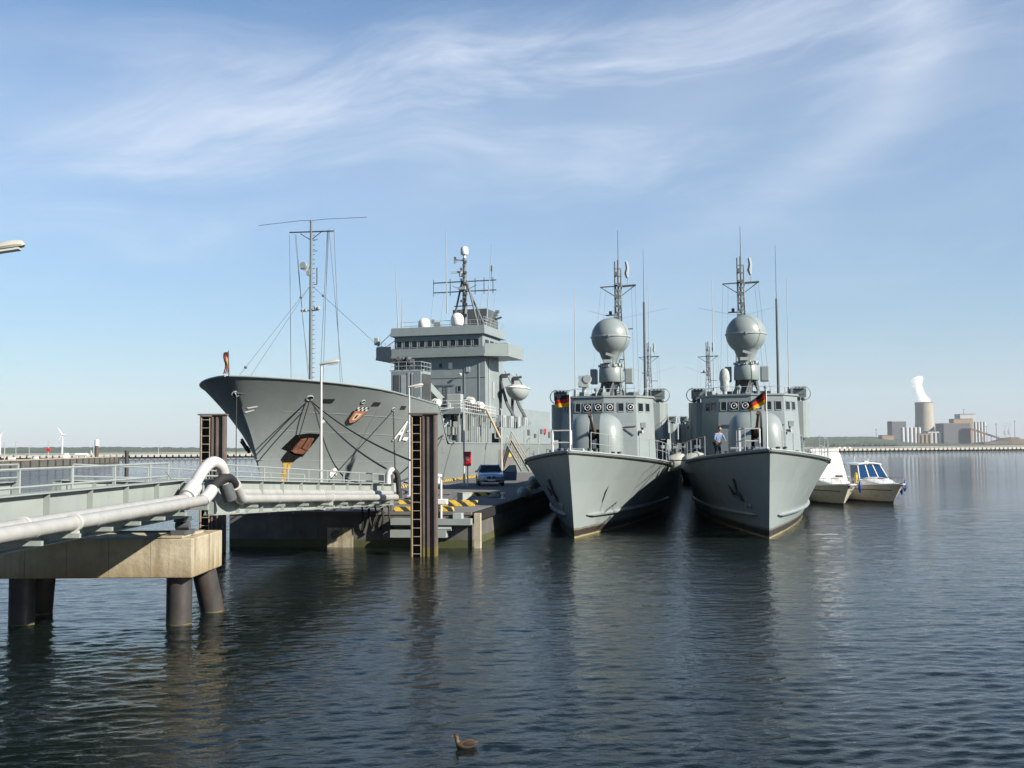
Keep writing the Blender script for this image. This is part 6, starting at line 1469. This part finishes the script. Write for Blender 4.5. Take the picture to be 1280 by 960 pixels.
# ------------------------------------------------------------------ cabin cruisers
cru = Hull(8.6, lambda y: 1.45-.045*max(0, y+1)+.002*max(0, y+1)**2, lambda q: 1.5*(1-max(0, 1-q/4.6)**2.0)**.75, lambda q: 1.15*(1-max(0, 1-q/5.2)**1.8), 1.5, .8, 1.45, -.4)
m_chull = mat('cream_boat_hull', (.74, .70, .58), .3, 0, .04, 1.0, coat=.4, zband=[(-3, .10, (.05, .045, .04))])
def cruiser(loc, rz, lab, fly, sc=1.0):
    T = thing('cabin_cruiser', lab, 'motor boat', loc, rz, 'white cabin cruisers beside the missile boat'); T.scale = (sc, sc, sc)
    P_ = lambda name, mb, m, par=None, **k: mb.build(name, m, par or T, **k)
    mb = MB(); cru.shell(mb, [0, .1, .25, .5, .8, 1.2, 1.7, 2.3, 3, 4, 5, 6.5, 8, 10.1], 10); P_('hull', mb, m_chull)
    mb = MB(); cru.deck(mb, -1.3, 8.6, 24, -.01, .0); P_('deck', mb, m_cream)
    mb = MB()
    for s_ in (-1, 1): mb.tube(cru.edge(-1.45, 8.6, 24, -.06, s_, .02), .055, 6)
    P_('rub_rail', mb, m_cream)
    mb = MB()
    for s_ in (-1, 1): mb.tube([cru.P(y*.5-.5, .95, s_, .01) for y in range(0, 18)], .03, 5)
    P_('hull_stripe', mb, m_black)
    # coach roof, rounded
    mb = MB(); mb.grid(lambda u, w: ((.2+.95*min(1, u*2.2)**.6)*math.cos(PI*w)*1.0, .5+3.4*u, 1.32+.52*min(1, u*1.6)**.7*math.sin(PI*w)**.6), 14, 14); P_('coachroof', mb, m_cream)
    mb = MB(); mb.box((.3, 1.9, 1.86), (.5, .5, .05)); P_('hatch', mb, m_glass, bevel=.02)
    if fly:   # tall white superstructure
        mb = MB(); mb.prism([(-1.25, 2.6), (1.25, 2.6), (1.35, 7.5), (-1.35, 7.5)], 1.3, 3.55, top=[(-1.05, 3.9), (1.05, 3.9), (1.1, 7.3), (-1.1, 7.3)]); P_('superstructure', mb, m_cream, bevel=.12)
        mb = MB(); mb.prism([(-1.05, 4.1), (1.05, 4.1), (1.05, 7.4), (-1.05, 7.4)], 3.57, 3.8); P_('flybridge', mb, m_cream, bevel=.06)
        mb = MB(); mb.box((.35, 2.0, 1.92), (.5, .08, .07)); P_('hatch_vent', mb, m_black)
    else:
        b4 = [Vector((-1.15, 3.0, 1.65)), Vector((1.15, 3.0, 1.65)), Vector((1.22, 4.4, 1.55)), Vector((-1.22, 4.4, 1.55))]
        t4 = [Vector((-.88, 3.9, 2.75)), Vector((.88, 3.9, 2.75)), Vector((1.0, 5.0, 2.75)), Vector((-1.0, 5.0, 2.75))]
        mb = MB(); mb.add(b4+t4, [(0, 1, 5, 4), (1, 2, 6, 5), (3, 0, 4, 7)]); P_('windscreen', mb, m_bglass, solid=.02)
        mb = MB()
        for a, b in ((b4[0], t4[0]), (b4[1], t4[1]), (b4[0].lerp(b4[1], .34), t4[0].lerp(t4[1], .34)), (b4[0].lerp(b4[1], .67), t4[0].lerp(t4[1], .67)), (b4[2], t4[2]), (b4[3], t4[3]), (b4[0], b4[1]), (b4[1], b4[2]), (b4[3], b4[0])): mb.bar(a+Vector((0, -.02, 0)), b+Vector((0, -.02, 0)), .06, .05)
        P_('windscreen_frame', mb, m_cream)
        mb = MB(); mb.grid(lambda u, w: ((-.98+1.96*w), 3.75+2.9*u, 2.76+.12*math.sin(PI*w)), 8, 8); P_('hardtop', mb, m_cream, solid=.08)
        mb = MB(); mb.prism([(-1.22, 4.4), (1.22, 4.4), (1.3, 8.2), (-1.3, 8.2)], 1.2, 1.75); P_('cockpit', mb, m_cream, bevel=.05)
        mb = MB(); mb.bar((-1.0, 6.4, 1.7), (-.95, 6.2, 2.76), .12, .1); mb.bar((1.0, 6.4, 1.7), (.95, 6.2, 2.76), .12, .1); P_('hardtop_post', mb, m_cream)
        mb = MB(); mb.tube([(-.6, 5, 2.85), (-.6, 5, 3.4)], .02, 5); mb.tube([(.5, 5, 2.85), (.5, 5, 3.2)], .02, 5); mb.box((.3, 5, 2.95), (.3, .3, .15)); P_('aerial', mb, m_white)
    mb = MB(); e = cru.edge(-1.2, 3.4, 8, 0, -1, -.08)[::-1]+cru.edge(-1.2, 3.4, 8, 0, 1, -.08); railing(mb, e, .42, (1,), .9, .014, post=.012); P_('pulpit_rail', mb, m_chrome)
    mb = MB(); mb.tube([(-.02, -1.35, 1.3), (.0, -1.7, 1.35)], .07, 8); mb.box((0, -1.55, 1.2), (.2, .3, .12)); P_('anchor_roller', mb, m_chrome)
    return T
C1 = at(1052, 630, 74.0); cruiser((C1.x, 73.6, 0), R(0), 'white cabin cruiser with tall white superstructure half hidden by the missile boat', True, 1.0)
C2 = at(1111, 627, 76.5); cruiser((C2.x, 75.6, 0), R(7), 'white cabin cruiser with blue tinted windscreen, rightmost vessel', False, .95)
def hang(p, lab): fender(p, 0, 0, .6, .12, m_bfend, lab, 'fender', 'blue fenders on the cabin cruisers')
hang(at(1075, 609, 76), 'blue fender between the two cabin cruisers')
hang(at(1131, 607, 76), 'rightmost blue fender on the bow of the right cruiser')
hang(at(1127, 611, 76.4), 'blue fender just left of the rightmost one on the right cruiser')
fender(at(1070, 597, 76.5), 0, R(12), .5, .10, m_yel, 'yellowish fender on the left side of the right cruiser', 'fender', None)

# ------------------------------------------------------------------ person on the right missile boat
def person(loc, rz):
    T = thing('person', 'person in light blue shirt and dark trousers leaning at the left of the gun', 'person', loc, rz)
    J = {'pel': (0, .06, .92), 'wa': (0, .02, 1.1), 'ch': (0, -.08, 1.34), 'nk': (0, -.16, 1.48), 'hd': (0, -.19, 1.56),
         'ls': (-.19, -.1, 1.40), 'le': (-.3, -.18, 1.14), 'lw': (-.22, -.38, 1.0), 'lh': (-.2, -.45, .98),
         'rs': (.19, -.1, 1.40), 're': (.3, -.2, 1.16), 'rw': (.22, -.42, 1.04), 'rh': (.2, -.49, 1.03),
         'lp': (-.1, .06, .88), 'lk': (-.13, -.02, .48), 'la': (-.14, .06, .09), 'lt': (-.15, -.12, .04),
         'rp': (.1, .06, .88), 'rk': (.13, .0, .48), 'ra': (.15, .1, .09), 'rt': (.16, -.08, .04)}
    Rd = {'pel': .15, 'wa': .13, 'ch': .16, 'nk': .06, 'hd': .06, 'ls': .075, 'le': .045, 'lw': .032, 'lh': .035, 'rs': .075, 're': .045, 'rw': .032, 'rh': .035,
          'lp': .095, 'lk': .06, 'la': .042, 'lt': .04, 'rp': .095, 'rk': .06, 'ra': .042, 'rt': .04}
    E = [('pel', 'wa'), ('wa', 'ch'), ('ch', 'nk'), ('nk', 'hd'), ('ch', 'ls'), ('ls', 'le'), ('le', 'lw'), ('lw', 'lh'), ('ch', 'rs'), ('rs', 're'), ('re', 'rw'), ('rw', 'rh'),
         ('pel', 'lp'), ('lp', 'lk'), ('lk', 'la'), ('la', 'lt'), ('pel', 'rp'), ('rp', 'rk'), ('rk', 'ra'), ('ra', 'rt')]
    def skin(name, keys, grow, m, extra=None, par=T):
        ks = list(keys); me = bpy.data.meshes.new(name)
        me.from_pydata([J[k] for k in ks], [(ks.index(a), ks.index(b)) for a, b in E if a in ks and b in ks], [])
        o = bpy.data.objects.new(name, me); COL.objects.link(o); o.parent = par
        o.modifiers.new('Skin', 'SKIN'); 
        if not me.skin_vertices: me.attributes  # created with modifier
        sv = me.skin_vertices[0].data if me.skin_vertices else None
        if sv:
            for i, k in enumerate(ks): sv[i].radius = (Rd[k]+grow, Rd[k]*.85+grow); sv[i].use_root = (i == 0)
        ss = o.modifiers.new('Sub', 'SUBSURF'); ss.levels = 2; ss.render_levels = 2; me.materials.append(m); return o
    skin('body', list(J), 0, m_skin)
    skin('shirt', ['pel', 'wa', 'ch', 'ls', 'le', 'rs', 're'], .014, m_shirt)
    skin('trousers', ['pel', 'lp', 'lk', 'la', 'rp', 'rk', 'ra'], .016, m_trous)
    mb = MB(); mb.ball((0, -.23, 1.66), .1, 0, 12, (.82, .98, 1.2)); mb.tube([(0, -.325, 1.67), (0, -.35, 1.64), (0, -.325, 1.625)], [.01, .018, .012], 6)
    for s_ in (-1, 1): mb.ball((s_*.084, -.22, 1.66), .026, 0, 6, (.5, 1, 1.3))
    mb.build('head', m_skin, T)
    mb = MB(); mb.ball((0, -.205, 1.69), .108, 0, 10, (.84, .95, 1.0)); mb.build('hair', m_hair, T)
    for s_ in (-1, 1):
        mb = MB(); b0 = Vector(J['lh' if s_ < 0 else 'rh'])
        for k in range(4): q = b0+Vector((-.025+.017*k, -.02, -.005)); mb.tube([q, q+Vector((0, -.04-.006*(k in (1, 2)), -.01)), q+Vector((0, -.06-.006*(k in (1, 2)), -.035))], [.010, .009, .007], 6)
        q = b0+Vector((-s_*.03, .0, 0)); mb.tube([q, q+Vector((-s_*.03, -.03, -.005))], [.012, .009], 6); mb.build('fingers', m_skin, T)
        mb = MB(); k = 'lt' if s_ < 0 else 'rt'; a = 'la' if s_ < 0 else 'ra'; mb.tube([Vector(J[a])+Vector((0, .05, -.04)), Vector(J[a])+Vector((0, -.03, -.045)), Vector(J[k])+Vector((0, -.06, -.01))], [.05, .052, .035], 10); mb.build('shoe', m_black, T)
pp_ = Fm2 @ Vector((-2.0, 9.6, fzd(9.6)+.0)); person(pp_, R(20))

# ------------------------------------------------------------------ duck
def duck():
    p = Vector((-.66, 14.75, 0)); T = thing('duck', 'brown mottled duck swimming to the left in the foreground water', 'duck', p, R(10)); T.scale = (.82, .82, .86)
    def mot(g, t, sp, c):
        vo = g.node('ShaderNodeTexVoronoi'); vo.inputs['Scale'].default_value = 55; g.put(vo.inputs['Vector'], t)
        c = g.mix(g.rng(vo.outputs['Distance'], .25, .55), (.012, .008, .006, 1), (.055, .036, .022, 1)); return c
    m_f = mat('mottled_brown_feathers', (.15, .09, .05), .8, 0, .3, 20, .003, 60, fn=mot); m_d = mat('dark_brown_feathers', (.03, .018, .012), .8); m_t = mat('buff_feathers', (.13, .085, .05), .8, 0, .3, 30); m_bill = mat('duck_bill', (.14, .10, .05), .5)
    # body swims toward -x
    secs = [(-.155, .028, .03, .055), (-.13, .055, .05, .05), (-.08, .078, .062, .042), (0, .088, .066, .040), (.08, .078, .06, .045), (.14, .05, .042, .06), (.185, .022, .018, .078), (.205, .006, .006, .085)]
    mb = MB(); n = 16; vs = []
    for x, w, h, z in secs:
        for j in range(n):
            a = 2*PI*j/n; vs.append((x, w*math.cos(a), z+h*math.sin(a)*(1 if math.sin(a) > 0 else 1.1)))
    # neck + head as one continuous surface, joined by overlap in same mesh
    mb.add(vs, [(i*n+j, i*n+(j+1) % n, (i+1)*n+(j+1) % n, (i+1)*n+j) for i in range(len(secs)-1) for j in range(n)]+[tuple(range(n-1, -1, -1)), tuple(range((len(secs)-1)*n, len(secs)*n))], 0, True)
    mb.tube(smooth_path([(-.115, 0, .06), (-.138, 0, .11), (-.142, 0, .15), (-.15, 0, .178)], 4), [.047, .044, .04, .037, .034, .031, .029, .028, .028, .029, .031, .032, .032], 12, 2)
    mb.ball((-.158, 0, .188), .034, 2, 10, (1.15, .85, .92)); mb.build('body', [m_f, m_d, m_t], T)
    mb = MB(); mb.ball((-.155, 0, .198), .034, 0, 10, (1.15, .8, .8)); mb.build('crown', m_d, T)
    mb = MB(); mb.tube([(-.185, 0, .185), (-.205, 0, .180), (-.235, 0, .174)], [.016, .013, .009], 8); mb.build('bill', m_bill, T)
    mb = MB()
    for s_ in (-1, 1): mb.ball((-.172, s_*.027, .192), .005, 0, 6)
    mb.build('eye', m_black, T)
    for s_ in (-1, 1):
        mb = MB(); mb.ball((.04, s_*.062, .068), .10, 0, 10, (1.15, .28, .42), Matrix.Rotation(R(-6), 3, 'Y')); mb.build('wing', m_f if s_ > 0 else m_d, T)
    mb = MB(); mb.add([(.13, -.035, .07), (.13, .035, .07), (.235, .012, .095), (.235, -.012, .095), (.13, -.03, .05), (.13, .03, .05)], [(0, 1, 2, 3), (4, 5, 2, 3), (0, 3, 4), (1, 5, 2), (0, 1, 5, 4)]); mb.build('tail', m_t, T)
duck()

# ------------------------------------------------------------------ haze
def haze():
    mb = MB(); mb.b(-5200, 5600, -300, 6600, -3, 330); m = bpy.data.materials.new('haze_air'); m.use_nodes = True; nt = m.node_tree; nt.nodes.clear(); g = NG(nt)
    v = g.node('ShaderNodeVolumePrincipled'); v.inputs['Color'].default_value = (.86, .92, 1, 1); v.inputs['Density'].default_value = .00003; v.inputs['Anisotropy'].default_value = .0
    o = g.node('ShaderNodeOutputMaterial'); nt.links.new(v.outputs[0], o.inputs['Volume']); tag(mb.build('haze', m), kind='stuff', label='thin blue haze over the whole harbour', cat='haze')
haze()
